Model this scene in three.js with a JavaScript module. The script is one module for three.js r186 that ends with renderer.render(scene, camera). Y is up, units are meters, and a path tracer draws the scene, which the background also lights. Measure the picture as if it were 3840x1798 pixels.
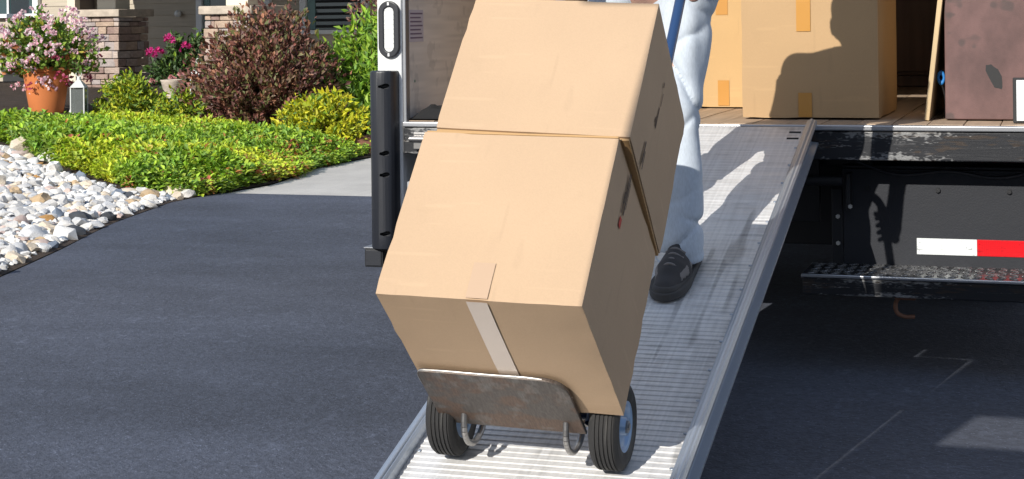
import * as THREE from 'three';
import { RoundedBoxGeometry } from 'three/addons/geometries/RoundedBoxGeometry.js';
import { mergeGeometries, toCreasedNormals, mergeVertices } from 'three/addons/utils/BufferGeometryUtils.js';
import { ImprovedNoise } from 'three/addons/math/ImprovedNoise.js';
import { Brush, Evaluator, SUBTRACTION } from 'three-bvh-csg';

// ---------------------------------------------------------------- camera, sky, sun, exposure
const scene = new THREE.Scene();
const FOCAL = 1677.14, HORIZON = 20.72, FULL = 2 * (479 - HORIZON);
const camera = new THREE.PerspectiveCamera(2 * Math.atan(FULL / 2 / FOCAL) * 180 / Math.PI, 1024 / FULL, 0.1, 400);
camera.position.set(1.152, 1.212, 5.872);
camera.rotation.set(0, 0.31545, 0);
camera.rotateZ(-0.012);
camera.setViewOffset(1024, FULL, 0, FULL - 479, 1024, 479);
camera.updateProjectionMatrix();

const SUN = new THREE.Vector3(-0.2425 * 0.8829, 0.4695, 0.9701 * 0.8829).normalize();
const sun = new THREE.DirectionalLight(new THREE.Color().setRGB(1, 0.95, 0.87), 4.8);
sun.position.copy(SUN).multiplyScalar(40);
sun.castShadow = true;
sun.shadow.radius = 0.5;
sun.shadow.mapSize.set(4096, 4096);
Object.assign(sun.shadow.camera, { left: -20, right: 12, top: 14, bottom: -14, near: 1, far: 90 });
sun.shadow.bias = -0.0004;
scene.add(sun, sun.target);
{ // clear blue sky, paler towards the horizon and round the sun
  const w = 256, h = 128, px = new Float32Array(w * h * 4), d = new THREE.Vector3();
  for (let j = 0; j < h; j++) for (let i = 0; i < w; i++) {
    const el = ((j + 0.5) / h - 0.5) * Math.PI, az = ((i + 0.5) / w - 0.5) * 2 * Math.PI;
    d.set(Math.cos(el) * Math.cos(az), Math.sin(el), Math.cos(el) * Math.sin(az));
    const t = Math.pow(1 - Math.max(0, d.y), 3.2), g = Math.pow(Math.max(0, d.dot(SUN)), 10) * 0.35;
    const k = 4 * (j * w + i), low = d.y < 0 ? 0.55 : 1;
    px[k] = (0.3 + 0.38 * t + g) * low; px[k + 1] = (0.4 + 0.33 * t + g * 0.95) * low; px[k + 2] = (0.6 + 0.17 * t + g * 0.8) * low; px[k + 3] = 1;
  }
  const sky = new THREE.DataTexture(px, w, h, THREE.RGBAFormat, THREE.FloatType);
  sky.mapping = THREE.EquirectangularReflectionMapping; sky.magFilter = THREE.LinearFilter; sky.needsUpdate = true;
  scene.background = sky; scene.environment = sky;
  scene.environmentIntensity = 0.95; scene.backgroundIntensity = 0.95;
}
const renderer = new THREE.WebGLRenderer({ antialias: true });
renderer.toneMapping = THREE.LinearToneMapping;
renderer.toneMappingExposure = 1.1;
renderer.shadowMap.enabled = true;

// ---------------------------------------------------------------- helpers
let seed = 7;
const reseed = s => { seed = s >>> 0; };
function rnd() { seed = (seed + 0x6D2B79F5) >>> 0; let t = Math.imul(seed ^ seed >>> 15, 1 | seed); t = t + Math.imul(t ^ t >>> 7, 61 | t) ^ t; return ((t ^ t >>> 14) >>> 0) / 4294967296; }
const rr = (a, b) => a + (b - a) * rnd();
const V = (x, y, z) => new THREE.Vector3(x, y, z);
const lerp = (a, b, t) => a + (b - a) * t, clamp = (x, a, b) => Math.min(b, Math.max(a, x));
const smooth = (a, b, x) => { const t = clamp((x - a) / (b - a), 0, 1); return t * t * (3 - 2 * t); };
const PN = new ImprovedNoise();
const n3 = (x, y, z) => PN.noise(x + 31.7, y + 11.3, z + 57.9);
// tiling value noise for textures
function lattice(n, s) { reseed(s); const a = new Float32Array(n * n); for (let i = 0; i < a.length; i++) a[i] = rnd(); return a; }
const LATT = lattice(256, 99);
function tn(u, v, fx, fy, off = 0) { // u,v in 0..1, fx, fy whole cells
  const x = u * fx, y = v * fy, x0 = Math.floor(x), y0 = Math.floor(y), a = x - x0, b = y - y0;
  const at = (i, j) => LATT[((((j % fy) + fy) % fy + off * 37) & 255) * 256 + ((((i % fx) + fx) % fx + off * 91) & 255)];
  const s = a * a * (3 - 2 * a), t = b * b * (3 - 2 * b);
  return lerp(lerp(at(x0, y0), at(x0 + 1, y0), s), lerp(at(x0, y0 + 1), at(x0 + 1, y0 + 1), s), t);
}
const fb = (u, v, fx, fy, off = 0) => 0.5 * tn(u, v, fx, fy, off) + 0.3 * tn(u, v, fx * 2, fy * 2, off + 3) + 0.2 * tn(u, v, Math.min(256, fx * 4), Math.min(256, fy * 4), off + 5);
function tex(n, fn, srgb = true) { // fn(u,v,random) -> [r,g,b,(a)] 0..1
  const d = new Uint8Array(n * n * 4); reseed(n + 13);
  for (let j = 0; j < n; j++) for (let i = 0; i < n; i++) { const c = fn(i / n, j / n, rnd()), k = 4 * (j * n + i); for (let q = 0; q < 3; q++) d[k + q] = clamp(c[q] * 255, 0, 255); d[k + 3] = c.length > 3 ? clamp(c[3] * 255, 0, 255) : 255; }
  const t = new THREE.DataTexture(d, n, n, THREE.RGBAFormat); t.wrapS = t.wrapT = THREE.RepeatWrapping; t.magFilter = THREE.LinearFilter; t.minFilter = THREE.LinearMipmapLinearFilter; t.generateMipmaps = true;
  if (srgb) t.colorSpace = THREE.SRGBColorSpace; t.needsUpdate = true; return t;
}
const grey = g => [g, g, g];
const s2 = c => c <= 0.0031308 ? 12.92 * c : 1.055 * Math.pow(c, 1 / 2.4) - 0.055;
const lin = (r, g, b, k = 1) => [s2(r * k), s2(g * k), s2(b * k)];   // linear base colour -> texture value
function mat(r, g, b, o = {}) { const m = new THREE.MeshPhysicalMaterial({ roughness: 0.8, metalness: 0, ...o }); m.color.setRGB(r, g, b); return m; }
const rep = (t, k) => { const c = t.clone(); c.repeat.set(k, k); c.needsUpdate = true; return c; };

const taken = {};
function numbered(n) { taken[n] = (taken[n] ?? -1) + 1; return taken[n] ? n + '_' + String(taken[n]).padStart(3, '0') : n; }
function tag(o, label, category, group, kind) { if (label) o.userData.label = label; if (category) o.userData.category = category; if (group) o.userData.group = group; if (kind) o.userData.kind = kind; return o; }
function thing(name, label, category, pos = [0, 0, 0], group) { const o = new THREE.Group(); o.name = numbered(name); o.position.set(...pos); scene.add(o); return tag(o, label, category, group); }
function part(name, geo, m, parent, label) { const o = new THREE.Mesh(geo, m); o.name = parent ? name : numbered(name); o.castShadow = o.receiveShadow = true; (parent || scene).add(o); if (label) o.userData.label = label; return o; }
function struct(name, geo, m) { return tag(part(name, geo, m), null, null, null, 'structure'); }
// uv in metres by the way each face points
function uvm(g, k = 1) {
  if (g.index) g = g.toNonIndexed();
  g.computeVertexNormals === undefined || g.attributes.normal || g.computeVertexNormals();
  const p = g.attributes.position, uv = new Float32Array(p.count * 2), a = V(), b = V(), c = V(), n = V();
  for (let i = 0; i < p.count; i += 3) {
    a.fromBufferAttribute(p, i); b.fromBufferAttribute(p, i + 1); c.fromBufferAttribute(p, i + 2);
    n.copy(b).sub(a).cross(V().copy(c).sub(a)); const x = Math.abs(n.x), y = Math.abs(n.y), z = Math.abs(n.z);
    [a, b, c].forEach((q, j) => { const [s, t] = x > y && x > z ? [q.z, q.y] : y > z ? [q.x, q.z] : [q.x, q.y]; uv[2 * (i + j)] = s * k; uv[2 * (i + j) + 1] = t * k; });
  }
  g.setAttribute('uv', new THREE.BufferAttribute(uv, 2)); return g;
}
function rbox(w, h, d, r = 0.004, seg = 1) { return uvm(new RoundedBoxGeometry(w, h, d, seg, Math.min(r, w / 2.05, h / 2.05, d / 2.05))); }
function bxx(x0, x1, y0, y1, z0, z1, r = 0.004) { const g = rbox(x1 - x0, y1 - y0, z1 - z0, r); g.translate((x0 + x1) / 2, (y0 + y1) / 2, (z0 + z1) / 2); return g; }
const flat = g => { if (g.index) g = g.toNonIndexed(); for (const n of Object.keys(g.attributes)) if (!['position', 'normal', 'uv', 'color'].includes(n)) g.deleteAttribute(n); return g; };
const merge = l => mergeGeometries(l.map(flat));
function tube(pts, r, seg = 24, rad = 10, closed = false) { return new THREE.TubeGeometry(new THREE.CatmullRomCurve3(pts, closed, 'centripetal'), seg, r, rad, closed); }
function cylAt(a, b, r0, r1 = r0, n = 8) { const d = V().copy(b).sub(a), L = d.length(), g = new THREE.CylinderGeometry(r1, r0, L, n); g.applyQuaternion(new THREE.Quaternion().setFromUnitVectors(V(0, 1, 0), d.normalize())); g.translate((a.x + b.x) / 2, (a.y + b.y) / 2, (a.z + b.z) / 2); return g; }
function stadium(w, h, n = 12) { const s = new THREE.Shape(), r = w / 2, k = h / 2 - r; s.absarc(0, k, r, 0, Math.PI, false); s.absarc(0, -k, r, Math.PI, 2 * Math.PI, false); s.closePath(); return s; }

// ---------------------------------------------------------------- materials
const M = {};
const cardTex = tex(512, (u, v, q) => { const f = 0.96 + 0.14 * (fb(u, v, 3, 3, 2) - 0.5) + 0.05 * (q - 0.5) + 0.05 * smooth(0.8, 0.92, tn(u, v, 7, 90, 12)) * smooth(0.5, 0.7, fb(u, v, 4, 4, 9)) - 0.05 * smooth(0.82, 0.93, tn(u, v, 60, 9, 14)) * smooth(0.5, 0.7, fb(u, v, 5, 5, 6)) - 0.015 * smooth(0.7, 0.8, fb(u, v, 24, 17, 7)); return lin(0.5 * f, 0.36 * f, 0.228 * f); });
const cardBump = tex(512, (u, v, q) => grey(0.5 + 0.5 * (fb(u, v, 6, 6, 4) - 0.5) + 0.1 * (tn(u, v, 60, 6, 3) - 0.5) + 0.06 * (q - 0.5)), false);
M.card = mat(1.06, 1.03, 1.03, { map: cardTex, bumpMap: cardBump, bumpScale: 0.0022, roughness: 0.82 });
M.cardYellow = mat(1.08, 0.98, 0.72, { map: rep(cardTex, 1.3), bumpMap: cardBump, bumpScale: 0.0006, roughness: 0.8 });
M.cardTan = mat(0.93, 0.84, 0.68, { map: rep(cardTex, 0.9), bumpMap: cardBump, bumpScale: 0.0006, roughness: 0.8 });
M.cardFlap = mat(1, 0.86, 0.62, { map: cardTex, roughness: 0.85 });
M.cardInside = mat(0.3, 0.19, 0.1, { roughness: 0.9 });
M.clearTape = mat(0.66, 0.54, 0.44, { roughness: 0.24, clearcoat: 0.8, clearcoatRoughness: 0.3, bumpMap: rep(cardBump, 3), bumpScale: 0.0012 });
M.paleTape = mat(0.485, 0.335, 0.22, { roughness: 0.5, clearcoat: 0.3, clearcoatRoughness: 0.35 });
M.amberTape = mat(0.5, 0.24, 0.045, { roughness: 0.3, clearcoat: 0.5, clearcoatRoughness: 0.25 });
M.ink = mat(0.035, 0.022, 0.018, { roughness: 0.7 });
M.redInk = mat(0.5, 0.05, 0.035, { roughness: 0.7 });

const aluTex = tex(1024, (u, v, q) => { const s = tn(u, v, 6, 240, 1) * 0.5 + tn(u, v, 200, 7, 2) * 0.5, m = fb(u, v, 4, 6, 5), w = Math.pow(clamp((m - 0.42) * 3, 0, 1), 1.5); const g = 0.66 + 0.2 * (s - 0.5) + 0.06 * (q - 0.5) - 0.14 * w * tn(u, v, 90, 30, 8) - 0.14 * smooth(0.72, 0.84, tn(u, v, 16, 150, 11)) * m - 0.2 * smooth(0.8, 0.92, tn(u, v, 44, 9, 15)) * smooth(0.45, 0.65, m) - 0.16 * smooth(0.62, 0.75, fb(u, v, 9, 6, 18)) * tn(u, v, 120, 60, 6); return lin(g * 1.01, g, g * 0.985); });
const aluRough = tex(512, (u, v, q) => { const g = 0.42 + 0.35 * (fb(u, v, 5, 7, 7) - 0.35) + 0.15 * tn(u, v, 8, 200, 9); return grey(g); }, false);
const scuffBump = tex(512, (u, v, q) => grey(0.5 + 0.35 * (fb(u, v, 12, 12, 3) - 0.5) + 0.2 * (q - 0.5)), false);
M.alu = mat(1, 1, 1, { map: aluTex, roughnessMap: aluRough, roughness: 1, metalness: 0.25, bumpMap: scuffBump, bumpScale: 0.0006 });
M.aluRail = mat(0.42, 0.47, 0.54, { roughness: 0.38, metalness: 0.7, bumpMap: scuffBump, bumpScale: 0.0004 });
M.hole = mat(0.012, 0.012, 0.014, { roughness: 0.9 });
const plateTex = tex(512, (u, v, q) => { const r = fb(u, v, 5, 7, 1), s = fb(u, v, 11, 9, 6), k = smooth(0.42, 0.62, r), w = smooth(0.55, 0.72, s); const g = 0.85 + 0.3 * (q - 0.5) + 0.3 * (tn(u, v, 120, 30, 2) - 0.5); return lin(lerp(lerp(0.12, 0.15, k), 0.2, w * 0.5) * g, lerp(lerp(0.105, 0.1, k), 0.19, w * 0.5) * g, lerp(lerp(0.095, 0.075, k), 0.18, w * 0.5) * g); });
M.plate = mat(1, 1, 1, { map: rep(plateTex, 3), roughness: 0.5, metalness: 0.55, bumpMap: rep(scuffBump, 4), bumpScale: 0.0008 });
M.plateEdge = mat(0.6, 0.58, 0.55, { roughness: 0.35, metalness: 0.8 });
M.steel = mat(0.34, 0.33, 0.32, { roughness: 0.35, metalness: 0.9 });
M.tyre = mat(1, 1, 1, { map: tex(256, (u, v, q) => { const d = smooth(0.5, 0.8, fb(u, v, 6, 8, 3)) * 0.05 + 0.01 * q; return lin(0.018 + d, 0.018 + d * 0.95, 0.019 + d * 0.85); }), roughness: 0.85, bumpMap: scuffBump, bumpScale: 0.0012 });
M.rim = mat(0.22, 0.34, 0.52, { roughness: 0.35, metalness: 0.15, clearcoat: 0.5 });
M.frameBlue = mat(0.015, 0.05, 0.14, { roughness: 0.4, metalness: 0.1, clearcoat: 0.5 });
M.grip = mat(0.02, 0.02, 0.022, { roughness: 0.7 });

M.white = mat(0.78, 0.79, 0.8, { roughness: 0.35, clearcoat: 0.4, bumpMap: rep(scuffBump, 1.2), bumpScale: 0.0006, map: tex(256, (u, v, q) => { const f = 1 - 0.12 * smooth(0.6, 0.75, fb(u, v, 5, 9, 2)) - 0.02 * q; return lin(f, f * 0.99, f * 0.97); }) });
M.trim = mat(0.3, 0.31, 0.33, { roughness: 0.4, metalness: 0.6 });
M.blackRubber = mat(0.016, 0.018, 0.024, { roughness: 0.42, bumpMap: scuffBump, bumpScale: 0.0008 });
M.darkSteel = mat(0.018, 0.019, 0.022, { roughness: 0.55, metalness: 0.3, bumpMap: scuffBump, bumpScale: 0.001 });
const scuffTex = tex(1024, (u, v, q) => { const a = fb(u, v, 60, 50, 1), b = tn(u, v, 90, 30, 4), c = fb(u, v, 6, 8, 8); const s = smooth(0.6, 0.7, 0.45 * a + 0.2 * b + 0.42 * c) * (0.15 + 0.85 * q * q); const k = s * 0.42; return lin(0.014 + k, 0.015 + k, 0.019 + k * 0.98); });
M.scuffed = mat(1, 1, 1, { map: rep(scuffTex, 1.6), roughness: 0.5, metalness: 0.2, bumpMap: scuffBump, bumpScale: 0.001 });
const chipTex = tex(1024, (u, v, q) => { const e = Math.min(v, 1 - v), edge = smooth(0.26, 0.0, e), a = fb(u, v, 90, 14, 1), cl = fb(u, v, 5, 2, 8), sc = tn(u, v, 36, 120, 5), s = smooth(0.575, 0.69, 0.4 * a + 0.4 * cl + 0.16 * edge + 0.12 * tn(u, v, 210, 30, 4)) * (0.2 + 0.8 * q * q), l = smooth(0.86, 0.95, sc) * smooth(0.45, 0.6, cl) * 0.5, k = Math.max(s, l) * 0.45, r = smooth(0.6, 0.7, fb(u, v, 20, 6, 11)) * 0.02; return lin(0.012 + k + r, 0.013 + k + r * 0.5, 0.017 + k * 0.98); });
M.chipped = mat(1, 1, 1, { map: chipTex, roughness: 0.5, metalness: 0.2, bumpMap: scuffBump, bumpScale: 0.001 });
M.navyPanel = mat(0.01, 0.012, 0.018, { roughness: 0.6, bumpMap: scuffBump, bumpScale: 0.0015 });
const treadTex = tex(512, (u, v, q) => { const k = 0.45 * smooth(0.42, 0.7, fb(u, v, 9, 9, 2)) * (0.4 + 0.6 * q); return lin(0.04 + k, 0.041 + k, 0.045 + k); });
M.tread = mat(1, 1, 1, { map: rep(treadTex, 2), roughness: 0.24, metalness: 0.6 });
M.lip = mat(0.5, 0.51, 0.53, { roughness: 0.3, metalness: 0.7 });
const cellTex = tex(512, (u, v, q) => { const h = Math.abs(Math.sin(u * 40 * Math.PI) * Math.sin(v * 40 * Math.PI)); const f = 0.9 + 0.1 * h - 0.4 * smooth(0.8, 0.9, tn(u, v, 30, 90, 7)) * smooth(0.5, 0.65, fb(u, v, 5, 5, 3)) - 0.06 * fb(u, v, 4, 4, 9); return lin(f, f, f); });
M.reflWhite = mat(0.78, 0.82, 0.82, { map: rep(cellTex, 4), roughness: 0.3, clearcoat: 0.5 });
M.reflRed = mat(0.7, 0.006, 0.012, { map: rep(cellTex, 4), roughness: 0.3, clearcoat: 0.5 });
M.rust = mat(0.22, 0.11, 0.07, { roughness: 0.7, metalness: 0.3 });
M.bolt = mat(0.75, 0.74, 0.7, { roughness: 0.35, metalness: 0.7 });
const plyTex = tex(512, (u, v, q) => { const g = 0.9 + 0.18 * (tn(u, v, 5, 90, 2) - 0.5) + 0.12 * (fb(u, v, 4, 4, 6) - 0.5) + 0.04 * (q - 0.5) - 0.12 * smooth(0.66, 0.74, fb(u, v, 14, 14, 9)); return lin(0.88 * g, 0.82 * g, 0.74 * g); });
M.ply = mat(1, 1, 1, { map: plyTex, roughness: 0.75 });
const woodTex = tex(512, (u, v, q) => { const g = 0.85 + 0.3 * (tn(u, v, 60, 4, 2) - 0.5) + 0.25 * (fb(u, v, 5, 3, 6) - 0.5) + 0.06 * (q - 0.5); return lin(0.46 * g, 0.34 * g, 0.235 * g); });
M.floorWood = [1, 0.9, 1.08].map(k => mat(k, k, k, { map: woodTex, roughness: 0.7 }));
M.pine = mat(1.35, 1.35, 1.1, { map: woodTex, roughness: 0.7 });
const brownTex = tex(512, (u, v, q) => { const a = fb(u, v, 5, 4, 1), b = fb(u, v, 16, 12, 4), d = smooth(0.62, 0.74, fb(u, v, 7, 9, 7)); const g = 0.9 + 0.5 * (a - 0.5) + 0.4 * (b - 0.5) + 0.08 * (q - 0.5); return lin(lerp(0.15 * g, 0.05, d * 0.6), lerp(0.08 * g, 0.04, d * 0.6), lerp(0.074 * g, 0.038, d * 0.6)); });
M.brownPanel = mat(1, 1, 1, { map: rep(brownTex, 1.7), roughness: 0.6, bumpMap: scuffBump, bumpScale: 0.001 });
M.darkWood = mat(0.34, 0.26, 0.22, { map: woodTex, roughness: 0.5 });
M.blackScuff = mat(0.03, 0.03, 0.031, { roughness: 0.8 });
M.blue = mat(0.02, 0.2, 0.55, { roughness: 0.5 });
M.blackCloth = mat(0.012, 0.012, 0.013, { roughness: 0.95 });
M.lens = mat(0.85, 0.87, 0.86, { roughness: 0.12, transmission: 0.15, clearcoat: 1, clearcoatRoughness: 0.05 });
M.paper = mat(0.6, 0.56, 0.62, { roughness: 0.7 });
M.print = mat(0.2, 0.15, 0.22, { roughness: 0.8 });

const asphTex = tex(1024, (u, v, q) => { const c = fb(u, v, 6, 6, 1), st = tn(u, v, 250, 250, 4); const sp = q > 0.993 ? 1 : 0; let g = 0.92 + 0.42 * (st - 0.5) + 0.34 * (q - 0.5) + 0.2 * (c - 0.5) + 0.3 * smooth(0.78, 0.9, tn(u, v, 90, 60, 9)) * st; g += sp * 2.4; return lin(0.064 * g, 0.072 * g, 0.096 * g); });
const asphBump = tex(1024, (u, v, q) => grey(0.5 + 0.5 * (tn(u, v, 250, 250, 4) - 0.5) + 0.5 * (q - 0.5)), false);
M.asphalt = mat(1, 1, 1, { map: rep(asphTex, 0.3), bumpMap: rep(asphBump, 0.45), bumpScale: 0.004, roughness: 0.85, vertexColors: true });
const concTex = tex(512, (u, v, q) => { const g = 0.88 + 0.22 * (fb(u, v, 7, 7, 2) - 0.5) + 0.16 * (q - 0.5) + 0.08 * (tn(u, v, 200, 9, 3) - 0.5); return lin(0.58 * g, 0.55 * g, 0.5 * g); });
M.concrete = mat(1, 1, 1, { map: rep(concTex, 0.6), bumpMap: rep(asphBump, 0.7), bumpScale: 0.002, roughness: 0.9 });
const soilTex = tex(512, (u, v, q) => { const g = 0.7 + 0.7 * (fb(u, v, 16, 16, 2) - 0.5) + 0.4 * (q - 0.5); return lin(0.085 * g, 0.055 * g, 0.036 * g); });
M.soil = mat(1, 1, 1, { map: rep(soilTex, 0.8), roughness: 0.95, bumpMap: rep(asphBump, 0.6), bumpScale: 0.02 });
const grassTex = tex(512, (u, v, q) => { const g = 0.8 + 0.6 * (fb(u, v, 20, 20, 2) - 0.5) + 0.4 * (q - 0.5); return lin(0.07 * g, 0.1 * g, 0.03 * g); });
M.lawn = mat(1, 1, 1, { map: rep(grassTex, 0.5), roughness: 0.95 });
M.pot = mat(1, 1, 1, { map: tex(256, (u, v, q) => { const g = 0.92 + 0.3 * (fb(u, v, 4, 6, 2) - 0.5) + 0.06 * (q - 0.5); return lin(0.6 * g, 0.19 * g, 0.055 * g); }), roughness: 0.75 });
M.stoneWarm = []; M.stoneDark = [];
reseed(40);
const stoneTex = tex(256, (u, v, q) => { const g = 0.85 + 0.5 * (fb(u, v, 6, 9, 2) - 0.5) + 0.15 * (q - 0.5); return lin(0.9 * g, 0.88 * g, 0.86 * g); });
const stoneBump = tex(256, (u, v, q) => grey(0.5 + 0.8 * (fb(u, v, 9, 12, 2) - 0.5) + 0.15 * (q - 0.5)), false);
for (const c of [[0.56, 0.45, 0.39], [0.66, 0.56, 0.5], [0.46, 0.34, 0.29], [0.6, 0.46, 0.36], [0.5, 0.44, 0.43], [0.38, 0.27, 0.24]]) M.stoneWarm.push(mat(...c, { map: rep(stoneTex, 3), bumpMap: rep(stoneBump, 5), bumpScale: 0.008, roughness: 0.9 }));
M.mortar = mat(0.16, 0.14, 0.13, { roughness: 0.95 });
M.capStone = mat(0.66, 0.58, 0.49, { roughness: 0.85, map: rep(stoneTex, 2), bumpMap: rep(stoneBump, 4), bumpScale: 0.003 });
M.cream = mat(0.7, 0.64, 0.52, { roughness: 0.6 });
const sideTex = tex(256, (u, v, q) => { const g = 0.95 + 0.12 * (tn(u, v, 4, 60, 2) - 0.5) + 0.08 * (fb(u, v, 4, 4, 5) - 0.5); return lin(g, g, g); });
M.siding = [0.97, 1.03, 1].map(k => mat(0.5 * k, 0.44 * k, 0.35 * k, { map: sideTex, roughness: 0.75 }));
M.whitePaint = mat(0.76, 0.78, 0.8, { roughness: 0.5 });
M.glass = mat(0.03, 0.06, 0.065, { roughness: 0.06, clearcoat: 1, clearcoatRoughness: 0.03 });
M.teal = mat(0.16, 0.27, 0.27, { roughness: 0.5 });
M.blind = mat(0.45, 0.5, 0.5, { roughness: 0.6 });
M.shutter = mat(0.02, 0.022, 0.022, { roughness: 0.6 });
M.roof = mat(0.07, 0.065, 0.06, { roughness: 0.95, map: rep(stoneTex, 1) });
M.lanternMetal = mat(0.62, 0.64, 0.62, { roughness: 0.5, metalness: 0.15 });
M.lanternGlass = mat(0.5, 0.53, 0.52, { transmission: 0.8, roughness: 0.12 });
M.bark = mat(0.09, 0.055, 0.035, { roughness: 0.95 });
M.twig = mat(0.13, 0.06, 0.04, { roughness: 0.9 });
const leafMat = (o = {}) => mat(1, 1, 1, { vertexColors: true, roughness: 0.62, transmission: 0.28, thickness: 0, side: THREE.DoubleSide, ...o });
M.leaf = leafMat(); M.petal = leafMat({ roughness: 0.8, transmission: 0.35 });

// ---------------------------------------------------------------- ground, driveway, planting bed
const EDGE = [[14, 0.6], [6, -1.7], [2, -2.85], [-1.08, -3.74], [-1.98, -4.0], [-3.17, -4.38], [-4.26, -4.62], [-4.79, -4.6], [-5.64, -4.51], [-7.05, -4.8], [-8.18, -4.75], [-26, -4.7]];
function edgeX(z) { for (let i = 0; i + 1 < EDGE.length; i++) { const [z0, x0] = EDGE[i], [z1, x1] = EDGE[i + 1]; if (z <= z0 && z >= z1) return lerp(x0, x1, (z0 - z) / (z0 - z1)); } return z > 14 ? 0.6 : -4.7; }
const bedY = (x, z) => clamp(0.1 * Math.max(0, edgeX(z) - x), 0, 0.42);
{ const g = new THREE.PlaneGeometry(260, 260, 1, 1); g.rotateX(-Math.PI / 2); g.translate(0, -0.02, 0); struct('ground', uvm(g), M.lawn); }
function sheet(nx, nz, fx, fz, y, colour) { // grid between x limits that depend on z
  const pos = [], uv = [], col = [], idx = [];
  for (let j = 0; j <= nz; j++) { const z = fz(j / nz); for (let i = 0; i <= nx; i++) { const x = fx(i / nx, z); pos.push(x, y(x, z), z); uv.push(x, z); if (colour) col.push(...colour(x, z)); } }
  for (let j = 0; j < nz; j++) for (let i = 0; i < nx; i++) { const a = j * (nx + 1) + i, b = a + 1, c = a + nx + 1, d = c + 1; idx.push(a, c, b, b, c, d); }
  const g = new THREE.BufferGeometry(); g.setAttribute('position', new THREE.Float32BufferAttribute(pos, 3)); g.setAttribute('uv', new THREE.Float32BufferAttribute(uv, 2)); if (colour) g.setAttribute('color', new THREE.Float32BufferAttribute(col, 3)); g.setIndex(idx); g.computeVertexNormals(); if (g.attributes.normal.getY(0) < 0) { for (let k = 0; k < idx.length; k += 3) [idx[k], idx[k + 1]] = [idx[k + 1], idx[k]]; g.setIndex(idx); g.computeVertexNormals(); } return g;
}
const JOINT = -4.93;
struct('driveway', sheet(150, 190, (t, z) => lerp(edgeX(z), 9, t), t => lerp(JOINT, 14, t), (x, z) => 0.004 * n3(x * 0.9, 0, z * 0.9) * smooth(JOINT, JOINT + 0.6, z), (x, z) => { // mottled wear of the sealed surface
  const a = 1 + 0.26 * n3(x * 0.5 + 3, 1, z * 1.2) + 0.2 * n3(x * 1.6, 4, z * 4.6) + 0.1 * n3(x * 5, 7, z * 12); const w = n3(x * 0.4, 9, z * 0.5); return [a * (1 + 0.05 * w), a, a * (1 - 0.05 * w)]; }), M.asphalt);
struct('concrete_apron', sheet(20, 60, (t, z) => lerp(edgeX(z), 5, t), t => lerp(-26, JOINT + 0.08, t), () => -0.008), M.concrete);
struct('planting_bed', sheet(60, 160, (t, z) => lerp(-22, edgeX(z) - 0.01, t * (2 - t)), t => lerp(-26, 14, t), (x, z) => bedY(x, z) + 0.015 * n3(x * 1.3, 2, z * 1.3) * smooth(0, 0.6, edgeX(z) - x)), M.soil);

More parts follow.
